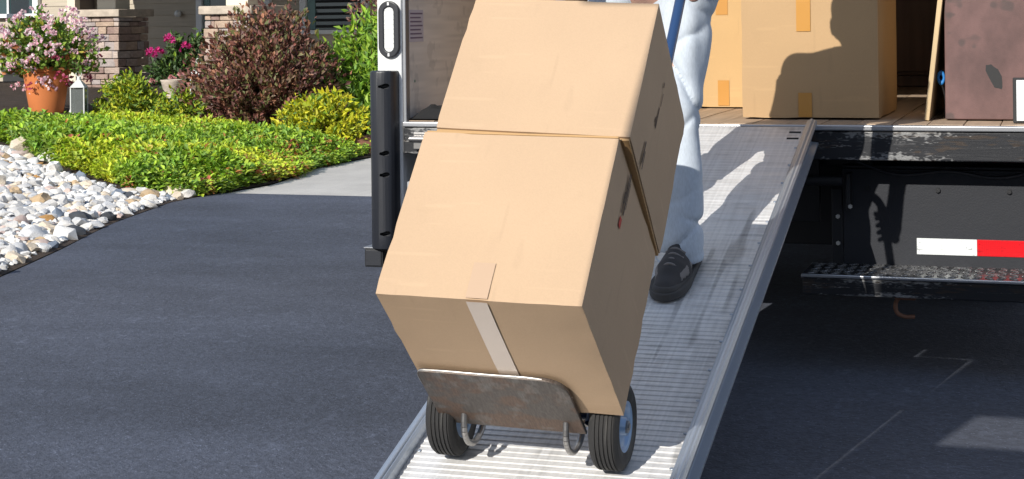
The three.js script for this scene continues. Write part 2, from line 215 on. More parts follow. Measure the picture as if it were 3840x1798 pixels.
// ---------------------------------------------------------------- moving truck
const DECK = 0.84;
const barUV = (g, y0, h) => { const p = g.attributes.position, u = g.attributes.uv; for (let i = 0; i < p.count; i++) u.setXY(i, p.getX(i) * 0.62, clamp((p.getY(i) - y0) / h, 0.004, 0.996)); return g; }; // texture runs once over the bar's height
const truck = thing('moving_truck', 'white box truck with its rear open, dark scuffed sill and black step bumper', 'truck', [0, 0, 0]);
{
  const T = truck;
  // cargo body
  part('side_wall', bxx(-1.3, -1.225, 0.6, 2.96, -4.7, -0.052), M.white, T);
  part('side_wall', bxx(1.225, 1.3, 0.6, 2.96, -4.7, -0.052), M.white, T);
  part('front_wall', bxx(-1.3, 1.3, 0.6, 2.96, -4.78, -4.703), M.white, T);
  part('roof', bxx(-1.3, 1.3, 2.963, 3.03, -4.78, 0), M.white, T);
  const lining = part('wall_lining', bxx(-1.223, -1.203, DECK + 0.004, 2.95, -4.69, -0.054), M.ply, T, 'bare beige plywood lining inside the cargo box');
  part('scuff_mark', new THREE.CircleGeometry(0.006, 8).rotateY(Math.PI / 2).translate(-1.2015, 0.985, -0.13), mat(0.1, 0.25, 0.16), lining);
  const st = part('sticker', bxx(-1.203, -1.2005, 1.135, 1.258, -0.225, -0.075, 0.0005), M.paper, lining, 'pale paper notice stuck on the plywood wall');
  void st;
  for (let k = 0; k < 7; k++) part('print_line', bxx(-1.2004, -1.1998, 1.148 + k * 0.0155, 1.154 + k * 0.0155, -0.215 + 0.01 * (k % 3), -0.085, 0.0002), M.print, lining);
  part('wall_lining', bxx(1.203, 1.223, DECK + 0.004, 2.95, -4.69, -0.054), M.ply, T);
  for (let k = 0; k < 20; k++) part('floor_board', bxx(-1.2 + k * 0.12, -1.2 + k * 0.12 + 0.117, DECK - 0.03, DECK - 0.001 * (k % 2), -4.69, -0.022, 0.002), M.floorWood[k % 3], T);
  part('subfloor', bxx(-1.22, 1.22, 0.74, DECK - 0.033, -4.69, -0.06), M.darkSteel, T);
  const rd = part('unseen_roll_up_door', bxx(-1.185, 1.185, 2.02, 2.06, -0.13, -0.08, 0.006), M.trim, T); for (let k = 0; k < 4; k++) part('door_slat', bxx(-1.185, 1.185, 2.062 + k * 0.22, 2.278 + k * 0.22, -0.125, -0.095, 0.004), M.white, rd);  // unseen door header, hung low to shade the deep cargo space
  // rear frame
  for (const s of [-1, 1]) {
    const x0 = s < 0 ? -1.303 : 1.203, p = part('corner_post', bxx(x0, x0 + 0.1, 0.33, 3.0, -0.05, 0, 0.008), M.white, T);
    part('post_trim', bxx(s < 0 ? -1.2025 : 1.188, s < 0 ? -1.188 : 1.2025, 0.72, 2.95, -0.045, -0.006), M.trim, p);
    // oval reversing lamp
    const cx = s * 1.2485, ring = new THREE.Shape(stadium(0.076, 0.206).getPoints(16)); ring.holes.push(new THREE.Path(stadium(0.047, 0.176).getPoints(16)));
    const g = new THREE.ExtrudeGeometry(ring, { depth: 0.008, bevelEnabled: true, bevelSize: 0.004, bevelThickness: 0.005, bevelSegments: 3, steps: 1 }); g.translate(cx, 1.185, 0.004);
    const lamp = part('oval_lamp', g, M.blackRubber, T, 'clear oval lamp in a black rubber ring on the white post');
    const lg = new THREE.ExtrudeGeometry(stadium(0.047, 0.176), { depth: 0.004, bevelEnabled: true, bevelSize: 0.002, bevelThickness: 0.004, bevelSegments: 3 }); lg.translate(cx, 1.185, 0.003); part('lens', lg, M.lens, lamp);
    for (let k = 0; k < 9; k++) part('lens_rib', bxx(cx - 0.018, cx + 0.018, 1.113 + k * 0.018, 1.117 + k * 0.018, 0.0105, 0.0125, 0.0008), M.white, lamp);
    for (const e of [-1, 1]) part('ring_notch', bxx(cx - 0.004, cx + 0.004, 1.185 + e * 0.096 - 0.006, 1.185 + e * 0.096 + 0.006, 0.016, 0.0195, 0.001), M.white, lamp);
    // black rubber bumper strip on the post, with bolt recesses
    const sh = new THREE.Shape(); sh.moveTo(-0.044, 0); sh.lineTo(-0.044, 0.03); sh.bezierCurveTo(-0.042, 0.066, -0.02, 0.074, 0, 0.074); sh.bezierCurveTo(0.02, 0.074, 0.042, 0.066, 0.044, 0.03); sh.lineTo(0.044, 0); sh.closePath();
    const ex = new THREE.ExtrudeGeometry(sh, { depth: 0.65, bevelEnabled: true, bevelSize: 0.006, bevelThickness: 0.008, bevelSegments: 2, curveSegments: 10 }); ex.rotateX(-Math.PI / 2); ex.scale(1, 1, -1); // shape y -> +z, depth -> +y
    const fixed = flat(ex.clone()); for (let i = 0; i < fixed.attributes.position.count; i += 3) { for (const at of Object.values(fixed.attributes)) { const n = at.itemSize; for (let q = 0; q < n; q++) { const a = at.array[i * n + q]; at.array[i * n + q] = at.array[(i + 1) * n + q]; at.array[(i + 1) * n + q] = a; } } }
    fixed.computeVertexNormals();
    let br = new Brush(fixed); br.updateMatrixWorld(); const ev = new Evaluator(); ev.useGroups = false; ev.attributes = ['position', 'normal'];
    for (const [hy, len] of [[0.05, 0.02], [0.27, 0.018], [0.35, 0.018], [0.60, 0.022]]) { const c = new THREE.CapsuleGeometry(0.015, len, 4, 14); c.rotateZ(Math.PI / 2); c.rotateX(0); const h = new Brush(flat(c)); h.position.set(-0.012 * -s * -1, hy, 0.066); h.updateMatrixWorld(); br = ev.evaluate(br, h, SUBTRACTION); }
    const pg = toCreasedNormals(flat(br.geometry), 0.7); pg.translate(s * 1.2645, 0.372, 0.001); const pad = part('rubber_bumper', uvm(pg), M.blackRubber, T, 'long black rubber bumper strip on the rear post');
    for (const hy of [0.05, 0.27, 0.35, 0.6]) part('bolt', new THREE.CylinderGeometry(0.007, 0.007, 0.006, 6).rotateX(Math.PI / 2).translate(s * 1.2645 + 0.012 * s, 0.372 + hy, 0.054), M.darkSteel, pad);
    // square tube foot
    const f0 = s < 0 ? -1.345 : 1.27; const ft = part('step_bracket', bxx(f0, f0 + 0.075, 0.292, 0.362, -0.06, 0.045, 0.004), M.darkSteel, T); part('end_cap', bxx(f0 + 0.006, f0 + 0.069, 0.298, 0.356, 0.045, 0.049, 0.002), M.blackRubber, ft); part('cap_plate', bxx(f0 - 0.002, f0 + 0.077, 0.3625, 0.367, -0.06, 0.047, 0.001), M.trim, ft);
  }
  // rear sill: nosing over a scuffed black beam
  part('sill_nosing', bxx(-1.2, 1.2, 0.818, 0.838, -0.021, 0.012, 0.005), M.lip, T);
  part('rear_sill', barUV(bxx(-1.2, 1.2, 0.716, 0.816, -0.06, 0.002, 0.005), 0.716, 0.1), M.chipped, T, 'black rear sill with its paint scuffed off in white scratches');
  part('door_latch', merge([bxx(-1.15, -1.02, 0.735, 0.8, 0.003, 0.03), bxx(-1.12, -1.09, 0.7, 0.735, 0.003, 0.04), cylAt(V(-1.16, 0.775, 0.035), V(-1.03, 0.775, 0.035), 0.012)]), M.steel, T);
  // under-body
  for (const x of [-0.45, 0.45]) part('chassis_rail', bxx(x - 0.04, x + 0.04, 0.52, 0.7, -5.5, -0.32), M.darkSteel, T);
  for (let k = 0; k < 6; k++) part('cross_member', bxx(-1.15, 1.15, 0.66, 0.735, -0.5 - k * 0.75, -0.44 - k * 0.75), M.darkSteel, T);
  for (const s of [-1, 1]) {
    const w = part('wheel', new THREE.CylinderGeometry(0.3, 0.3, 0.19, 8).rotateZ(Math.PI / 2).translate(s * 0.98, 0.37, -1.75), M.darkSteel, T);
    part('tyre', new THREE.TorusGeometry(0.27, 0.1, 14, 36).rotateY(Math.PI / 2).scale(1.15, 1, 1).translate(s * 0.98, 0.37, -1.75), M.tyre, w);
    const m = part('mud_flap', bxx(s * 0.98 - 0.15, s * 0.98 + 0.15, 0.16, 0.66, -1.25, -1.24, 0.003), M.blackRubber, T); void m;
    const wf = part('wheel', new THREE.CylinderGeometry(0.26, 0.26, 0.19, 8).rotateZ(Math.PI / 2).translate(s * 0.98, 0.37, -5.6), M.darkSteel, T); part('tyre', new THREE.TorusGeometry(0.27, 0.1, 14, 36).rotateY(Math.PI / 2).translate(s * 0.98, 0.37, -5.6), M.tyre, wf);
  }
  part('axle', cylAt(V(-0.9, 0.37, -1.75), V(0.9, 0.37, -1.75), 0.06), M.darkSteel, T);
  // simple cab in front of the cargo box
  part('cab', (() => { const s = new THREE.Shape(); s.moveTo(-4.85, 0.45); s.lineTo(-6.55, 0.45); s.lineTo(-6.6, 1.05); s.lineTo(-5.85, 1.25); s.lineTo(-5.35, 1.95); s.lineTo(-4.85, 2.02); s.closePath(); const g = new THREE.ExtrudeGeometry(s, { depth: 1.9, bevelEnabled: true, bevelSize: 0.04, bevelThickness: 0.04, bevelSegments: 2 }); g.rotateY(-Math.PI / 2); g.translate(0.95, 0, 0); return uvm(g); })(), M.white, T);
  part('added_dark_plate', bxx(-1.15, 1.15, 0.3, 0.735, -0.92, -0.9), M.darkSteel, T);  // added plate, keeps the view through under the truck dark
  // step bumper
  part('bumper_panel', bxx(0.41, 1.16, 0.3, 0.672, -0.2, -0.182), M.navyPanel, T, 'dark navy steel panel behind the step');
  part('bumper_panel', bxx(-1.16, -0.41, 0.36, 0.672, -0.2, -0.182), M.navyPanel, T);
  part('panel_flange', bxx(0.41, 1.16, 0.673, 0.684, -0.24, -0.178), M.darkSteel, T);
  part('side_plate', bxx(0.37, 0.409, 0.3, 0.6, -0.19, -0.18), M.darkSteel, T);
  part('side_plate', bxx(-0.3, 0.3, 0.45, 0.7, -0.42, -0.4), M.darkSteel, T);
  part('hinge_tube', cylAt(V(0.25, 0.635, -0.1), V(0.42, 0.635, -0.1), 0.02), M.darkSteel, T);
  part('hanger_bracket', bxx(0.43, 0.445, 0.53, 0.66, -0.18, -0.1), M.darkSteel, T);
  for (const [x, y, z] of [[0.393, 0.5, -0.179], [0.446, 0.545, -0.104], [0.393, 0.405, -0.179]]) part('bolt', new THREE.CylinderGeometry(0.008, 0.008, 0.01, 6).rotateX(Math.PI / 2).translate(x, y, z + 0.006), M.bolt, T);
  const step = part('step_plate', bxx(0.3, 1.22, 0.315, 0.333, -0.18, 0.098, 0.003), M.tread, T, 'black step bumper with worn raised tread');
  part('step_lip', bxx(0.3, 1.22, 0.322, 0.334, 0.0985, 0.108, 0.004), M.lip, step);
  part('step_apron', barUV(bxx(0.305, 1.22, 0.262, 0.3215, 0.085, 0.1, 0.004), 0.262, 0.06), M.chipped, step);
  part('step_plate', bxx(-1.22, -0.345, 0.315, 0.333, -0.18, 0.098, 0.003), M.tread, T);
  { // raised tread lozenges, too small to pick apart
    const l = []; const e = new THREE.SphereGeometry(1, 8, 4, 0, Math.PI * 2, 0, Math.PI / 2);
    for (let i = 0; i < 23; i++) for (let j = 0; j < 6; j++) { const g = e.clone(); g.scale(0.021, 0.005, 0.0065); g.rotateY((i + j) % 2 ? 0.7 : -0.7); g.translate(0.335 + i * 0.039, 0.3332, -0.15 + j * 0.044); l.push(g); }
    tag(part('tread_pattern', merge(l), M.tread, step), null, null, null, 'stuff');
  }
  // conspicuity tape
  let x = 0.666; const seq = [['reflWhite', 0.205, 'white'], ['reflRed', 0.2, 'red'], ['reflWhite', 0.08, 'white']];
  for (const [m, w, c] of seq) { part('reflective_tape', bxx(x, x + w - 0.0006, 0.373, 0.43, -0.1815, -0.1795, 0.0008), M[m], T, c + ' reflective tape strip on the bumper panel'); x += w; }
  part('cable', tube([V(0.46, 0.7, -0.16), V(0.6, 0.655, -0.165), V(0.78, 0.668, -0.17), V(0.95, 0.648, -0.168), V(1.12, 0.69, -0.16)], 0.006, 50, 6), M.blackRubber, T);
  for (const x of [0.5, 0.74, 0.98]) part('bolt', new THREE.CylinderGeometry(0.009, 0.009, 0.01, 6).rotateX(Math.PI / 2).translate(x, 0.6, -0.177), M.darkSteel, T);
  // tow hook under the step
  part('tow_hook', merge([tube([V(0.655, 0.258, 0.04), V(0.625, 0.255, 0.05), V(0.612, 0.235, 0.055), V(0.617, 0.205, 0.055), V(0.64, 0.192, 0.05), V(0.675, 0.192, 0.045)], 0.0075, 30, 8), bxx(0.61, 0.68, 0.25, 0.262, 0.02, 0.07)]), M.rust, T, 'rusty hook hanging under the step bumper');
}
// ---------------------------------------------------------------- ramp
const TH = 0.292742, RLEN = 2.87;
const ramp = thing('loading_ramp', 'ridged aluminium loading ramp running down from the truck deck', 'ramp', [0, 0.83, 0.03]);
ramp.rotation.x = TH;
const onRamp = (x, s, h = 0) => V(x, 0.83 - s * Math.sin(TH) + h * Math.cos(TH), 0.03 + s * Math.cos(TH) + h * Math.sin(TH));
{
  // corrugated deck: low cross ribs, 23 mm apart
  const prof = []; const P = 0.0232; let s = 0.06; prof.push([0, 0], [0.055, 0]);
  while (s < RLEN - 0.06) { const wear = s < 0.75 ? 0.0007 : s < 1.1 ? 0.0012 : 0.002; prof.push([s, 0], [s + P * 0.5, 0], [s + P * 0.6, wear], [s + P * 0.88, wear]); s += P; } prof.push([RLEN, 0]);
  const pos = [], uv = [], idx = [], nx = 4;
  prof.forEach(([z, y], j) => { for (let i = 0; i <= nx; i++) { const x = -0.32 + 0.64 * i / nx; pos.push(x, y, z); uv.push(x * 0.9, z * 0.42); if (j && i) { const a = j * (nx + 1) + i; idx.push(a - nx - 2, a - 1, a, a - nx - 2, a, a - nx - 1); } } });
  let g = new THREE.BufferGeometry(); g.setAttribute('position', new THREE.Float32BufferAttribute(pos, 3)); g.setAttribute('uv', new THREE.Float32BufferAttribute(uv, 2)); g.setIndex(idx); g = flat(g); g.computeVertexNormals(); g = toCreasedNormals(g, 0.3);
  part('ribbed_deck', g, M.alu, ramp);
  part('underside', bxx(-0.318, 0.318, -0.03, -0.004, 0.01, RLEN - 0.02), M.trim, ramp);
  for (const d of [1, -1]) { // C-channel side rails, open side outwards
    const sh = new THREE.Shape(); const q = [[0, -0.062], [0.03, -0.062], [0.032, -0.058], [0.032, -0.052], [0.008, -0.05], [0.008, 0.012], [0.024, 0.013], [0.031, 0.016], [0.032, 0.024], [0.027, 0.03], [0.006, 0.031], [0, 0.027]];
    q.forEach(([x, y], i) => i ? sh.lineTo(x, y) : sh.moveTo(x, y)); sh.closePath();
    const e = new THREE.ExtrudeGeometry(sh, { depth: RLEN - 0.02, bevelEnabled: true, bevelSize: 0.0012, bevelThickness: 0.0012, bevelSegments: 1 }); let eg = flat(e); if (d < 0) { eg.scale(-1, 1, 1); const p = eg.attributes.position; for (let i = 0; i < p.count; i += 3) for (const at of [eg.attributes.position, eg.attributes.uv]) { const n = at.itemSize; for (let k = 0; k < n; k++) { const a = at.array[i * n + k]; at.array[i * n + k] = at.array[(i + 1) * n + k]; at.array[(i + 1) * n + k] = a; } } }
    eg.translate(d * 0.321, 0, 0.01); eg.computeVertexNormals(); const r = part('side_rail', uvm(eg), M.aluRail, ramp);
    part('top_bead', cylAt(V(d * 0.336, 0.03, 0.012), V(d * 0.336, 0.03, RLEN - 0.03), 0.0075, 0.0075, 12), M.aluRail, r);
  }
  for (const z of [0.05, 0.11]) for (const d of [-1, 1]) part('slot', bxx(d * 0.282 - 0.02, d * 0.282 + 0.02, -0.003, 0.0014, z - 0.007, z + 0.007, 0.0005), M.hole, ramp);
  { const rg = new THREE.SphereGeometry(0.006, 8, 4, 0, Math.PI * 2, 0, Math.PI / 2).scale(1, 0.5, 1); for (const d of [-1, 1]) for (let k = 0; k < 17; k++) { const r = part('rivet', rg, M.aluRail, ramp); r.position.set(d * 0.306, 0.0015, 0.2 + k * 0.155); } }
  part('hinge_bar', cylAt(V(-0.33, -0.012, -0.008), V(0.33, -0.012, -0.008), 0.01), M.steel, ramp);
}
// ---------------------------------------------------------------- hand truck and its boxes (one tilted frame)
const BAS = new THREE.Matrix4().makeBasis(V(0.999765, -0.018584, 0.011163), V(0.021329, 0.750943, -0.660023), V(0.003883, 0.660106, 0.751162));
const BQ = new THREE.Quaternion().setFromRotationMatrix(BAS), BO = V(-0.22242, 0.64204, 2.61354);
const inFrame = (u, a, b) => V(u, a, -b).applyMatrix4(BAS).add(BO);   // across, up the stack, front to back
function carton(w, h, d, m, bulge = 0.004) { // origin at front-bottom-left, y up, z = -depth
  const n = 12, geos = []; const g0 = new THREE.BoxGeometry(w, h, d, n, n, n); const p = g0.attributes.position;
  for (let i = 0; i < p.count; i++) { const x = p.getX(i) / w * 2, y = p.getY(i) / h * 2, z = p.getZ(i) / d * 2; const cx = 1 - x * x, cy = 1 - y * y, cz = 1 - z * z; const k = bulge; p.setXYZ(i, p.getX(i) + Math.sign(x) * (Math.abs(x) > 0.99 ? k * cy * cz : 0), p.getY(i) + Math.sign(y) * (Math.abs(y) > 0.99 ? k * cx * cz : 0), p.getZ(i) + Math.sign(z) * (Math.abs(z) > 0.99 ? k * cx * cy : 0)); }
  for (let i = 0; i < p.count; i++) { const x = p.getX(i) / w * 2, y = p.getY(i) / h * 2, z = p.getZ(i) / d * 2, k = 0.0014 * n3(p.getX(i) * 7 + w * 50, p.getY(i) * 7 + h * 40, p.getZ(i) * 7); p.setXYZ(i, p.getX(i) + (Math.abs(x) > 0.99 ? k : 0), p.getY(i) + (Math.abs(y) > 0.99 ? k * 0.3 : 0), p.getZ(i) + (Math.abs(z) > 0.99 ? k : 0)); }
  // soften the edges
  const r = 0.0035; for (let i = 0; i < p.count; i++) { const e = [Math.abs(p.getX(i)) > w / 2 - 1e-4, Math.abs(p.getY(i)) > h / 2 - 1e-4, Math.abs(p.getZ(i)) > d / 2 - 1e-4].filter(Boolean).length; if (e >= 2) { p.setXYZ(i, p.getX(i) * (1 - r / w), p.getY(i) * (1 - r / h), p.getZ(i) * (1 - r / d)); } }
  geos.push(g0); const g = toCreasedNormals(uvm(merge(geos)), 0.6); g.translate(w / 2, h / 2, -d / 2); return g;
}
function cartonThing(label, w, h, d, m, group) { const t = thing('cardboard_box', label, 'box', [0, 0, 0], group); part('carton', carton(w, h, d), m, t); return t; }
// a tape strip lying on a face: face 'f' front, 'b' bottom, 'r' right
const bulge = (x, w, y, h, k = 0.004) => k * Math.max(0, 1 - (2 * x / w - 1) ** 2) * Math.max(0, 1 - (2 * y / h - 1) ** 2);
function strip(name, m, t, face, w, h, u0, u1, v0, v1) {
  const n = 14, g = new THREE.PlaneGeometry(u1 - u0, v1 - v0, 3, n), p = g.attributes.position;
  for (let i = 0; i < p.count; i++) { const wob = 0.0006 * n3(p.getX(i) * 90, p.getY(i) * 60, 1); p.setZ(i, 0.5 * wob + 0.0026 + bulge(p.getX(i) + (u0 + u1) / 2, w, p.getY(i) + (v0 + v1) / 2, h)); }
  g.translate((u0 + u1) / 2, (v0 + v1) / 2, 0);
  g.computeVertexNormals();
  const o = part(name, uvm(g), m, t); m.side = THREE.DoubleSide; return o;
}
{
  const W = 0.454, H = 0.428, D = 0.453;
  const lower = cartonThing('large brown cardboard box at the bottom of the hand truck, resting on its toe plate', W, H, D, M.card);
  lower.position.copy(BO); lower.quaternion.copy(BQ);
  // bottom face tape: planes in x / z at y = -lift
  const bt = (name, m, x0, x1, b0, b1, lift) => { const g = new THREE.PlaneGeometry(x1 - x0, b1 - b0, 3, 18); g.rotateX(Math.PI / 2); const p = g.attributes.position; for (let i = 0; i < p.count; i++) p.setY(i, 0.0005 * n3(p.getX(i) * 120, 3, p.getZ(i) * 70) - 0.0024 - bulge(p.getX(i) + (x0 + x1) / 2, W, (b0 + b1) / 2 - p.getZ(i), D)); g.computeVertexNormals(); g.translate((x0 + x1) / 2, 0, -(b0 + b1) / 2); m.side = THREE.DoubleSide; return part(name, uvm(g), m, lower); };
  bt('packing_tape', M.clearTape, 0.204, 0.25, 0.004, 0.446, 0.0052).userData.label = 'whitish clear packing tape down the middle of the box bottom';
  strip('packing_tape', M.paleTape, lower, 'f', W, H, 0.203, 0.251, 0.003, 0.088);
  const upper = cartonThing('large brown cardboard box stacked on top of the lower one on the hand truck', 0.452, 0.393, 0.46, M.card);
  upper.quaternion.copy(BQ).multiply(new THREE.Quaternion().setFromAxisAngle(V(0, 1, 0), 0.034)); upper.position.copy(inFrame(0.021, H + 0.015, 0.002));
  // loose flap showing in the seam between the two boxes
  part('bottom_flap', bxx(0.003, 0.449, -0.0075, -0.0012, -0.456, -0.0035, 0.001), M.cardFlap, upper);
  part('top_flap', bxx(0.003, 0.451, H + 0.0012, H + 0.0065, -0.45, -0.003, 0.001), M.cardFlap, lower);
  // printed marks on the right side
  const mk = (t, w, m, b0, b1, a0, a1, skew = 0) => { const g = new THREE.PlaneGeometry(b1 - b0, a1 - a0, 2, 6); const p = g.attributes.position; for (let i = 0; i < p.count; i++) p.setX(i, p.getX(i) + skew * p.getY(i)); g.rotateY(Math.PI / 2); g.translate(w + 0.0052, (a0 + a1) / 2, -(b0 + b1) / 2); part('printed_mark', uvm(g), m, t); };
  for (const [b0, b1, a0, a1] of [[0.112, 0.117, 0.335, 0.415], [0.12, 0.127, 0.31, 0.418], [0.13, 0.134, 0.33, 0.4], [0.104, 0.109, 0.305, 0.36]]) mk(lower, W, M.ink, b0, b1, a0, a1);
  mk(lower, W, M.redInk, 0.104, 0.122, 0.272, 0.297);
  for (const [b0, b1, a0, a1] of [[0.11, 0.118, 0.01, 0.075], [0.121, 0.127, 0.0, 0.055], [0.165, 0.171, 0.15, 0.215], [0.158, 0.163, 0.15, 0.185], [0.174, 0.178, 0.22, 0.262], [0.166, 0.172, 0.27, 0.29], [0.15, 0.155, 0.155, 0.175]]) mk(upper, 0.452, M.ink, b0, b1, a0 + 0.005, a1);
}
const cart = thing('hand_truck', 'hand truck with a worn steel toe plate and black rubber wheels, loaded with two boxes', 'hand truck');
cart.position.copy(BO); cart.quaternion.copy(BQ);
{
  // toe plate under the box: rounded front corners
  const s = new THREE.Shape(); const x0 = 0.013, x1 = 0.353, b0 = 0.29, b1 = 0.515, r = 0.04; s.moveTo(x0, b1); s.lineTo(x0, b0 + 0.02); s.quadraticCurveTo(x0, b0, x0 + 0.02, b0); s.lineTo(x1 - r * 1.5, b0); s.quadraticCurveTo(x1, b0, x1, b0 + r * 1.6); s.lineTo(x1, b1); s.closePath();
  const g = new THREE.ExtrudeGeometry(s, { depth: 0.005, bevelEnabled: true, bevelSize: 0.0035, bevelThickness: 0.003, bevelSegments: 2 }); g.rotateX(Math.PI / 2); g.scale(1, 1, -1); const f = flat(g); const p = f.attributes.position; // b -> -z
  for (let i = 0; i < p.count; i += 3) for (const at of Object.values(f.attributes)) { const n = at.itemSize; for (let k = 0; k < n; k++) { const a = at.array[i * n + k]; at.array[i * n + k] = at.array[(i + 1) * n + k]; at.array[(i + 1) * n + k] = a; } }
  f.translate(0, -0.0105, 0); f.computeVertexNormals();
  const toe = part('toe_plate', uvm(f), M.plate, cart, 'grey brown steel toe plate, scratched and stained');
  const rim = []; for (let t = 0; t <= 12; t++) { const a = t / 12; rim.push(a); }
  part('worn_edge', tube([V(x0 - 0.003, -0.0135, -(b0 + 0.06)), V(x0 - 0.003, -0.0135, -(b0 + 0.02)), V(x0 + 0.006, -0.0135, -(b0 + 0.001)), V(x0 + 0.03, -0.0135, -(b0 - 0.0035)), V(0.18, -0.0135, -(b0 - 0.0035)), V(x1 - 0.07, -0.0135, -(b0 - 0.0035)), V(x1 - 0.03, -0.0135, -(b0 + 0.006)), V(x1 - 0.008, -0.0135, -(b0 + 0.03)), V(x1 + 0.002, -0.0135, -(b0 + 0.07))], 0.0026, 60, 6), M.plateEdge, toe);
  // frame behind the boxes
  for (const u of [0.03, 0.37]) part('upright', tube([V(u, -0.005, -0.49), V(u, 0.5, -0.497), V(u, 1.0, -0.502), V(u, 1.3, -0.504)], 0.0145, 30, 12), M.frameBlue, cart);
  for (const a of [0.02, 0.3, 0.6, 0.9]) part('cross_bar', cylAt(V(0.03, a, -0.497), V(0.37, a, -0.497), 0.011), M.frameBlue, cart);
  part('handle', tube([V(0.03, 1.3, -0.504), V(0.03, 1.4, -0.512), V(0.06, 1.44, -0.52), V(0.2, 1.445, -0.522), V(0.34, 1.44, -0.52), V(0.37, 1.4, -0.512), V(0.37, 1.3, -0.504)], 0.0145, 60, 12), M.frameBlue, cart);
  for (const u of [0.03, 0.37]) part('grip', tube([V(u, 1.3, -0.504), V(u, 1.35, -0.508), V(u, 1.4, -0.512)], 0.0185, 12, 12), M.grip, cart);
  // wheels
  const wa = 0.031, wb = 0.56;
  part('axle', cylAt(V(-0.04, wa, -wb), V(0.44, wa, -wb), 0.008), M.steel, cart);
  for (const [uc, out] of [[0.01, -1], [0.4, 1]]) {
    const prof = []; for (const [r, x] of [[0.056, -0.03], [0.072, -0.034], [0.086, -0.034], [0.095, -0.029], [0.0985, -0.024]]) prof.push(new THREE.Vector2(r, x));
    for (let k = 0; k < 5; k++) { const x = -0.022 + k * 0.0096; prof.push(new THREE.Vector2(0.0998, x), new THREE.Vector2(0.0998, x + 0.0055), new THREE.Vector2(0.0965, x + 0.0062), new THREE.Vector2(0.0965, x + 0.009)); }
    for (const [r, x] of [[0.0985, 0.026], [0.095, 0.029], [0.086, 0.034], [0.072, 0.034], [0.056, 0.03]]) prof.push(new THREE.Vector2(r, x));
    const tg = toCreasedNormals(flat(new THREE.LatheGeometry(prof, 48)), 0.5); tg.rotateZ(-Math.PI / 2); tg.translate(uc, wa, -wb);
    const rimP = [[0.012, 0.03], [0.02, 0.034], [0.022, 0.018], [0.045, 0.012], [0.05, 0.026], [0.0575, 0.031], [0.058, 0.026]].map(([r, x]) => new THREE.Vector2(r, x)); const rg = merge([1, -1].map(s => { const q = flat(new THREE.LatheGeometry(rimP.map(v => new THREE.Vector2(v.x, v.y * s)), 40)); q.rotateZ(-Math.PI / 2); return q; })); rg.translate(uc, wa, -wb);
    const w = part('wheel', rg, M.rim, cart, 'blue wheel rim'); w.material.side = THREE.DoubleSide;
    part('tyre', tg, M.tyre, w); part('hub', cylAt(V(uc - 0.037, wa, -wb), V(uc + 0.037, wa, -wb), 0.014, 0.014, 14), M.steel, w);
  }
  // bent steel skids between toe plate and axle
  for (const u of [0.075, 0.318]) { const pts = [V(u, -0.012, -0.47), V(u, -0.045, -0.5), V(u, -0.052, -0.535), V(u, -0.03, -0.58), V(u, 0.02, -0.605), V(u, 0.09, -0.58), V(u, 0.15, -0.52)]; const cu = new THREE.CatmullRomCurve3(pts), n = 24, l = []; for (let k = 0; k < n; k++) { const a = cu.getPoint(k / n), b = cu.getPoint((k + 1) / n); l.push(cylAt(a, b, 0.0075, 0.0075, 7)); } const g2 = merge(l); part('axle_bracket', g2, M.steel, cart); }
}
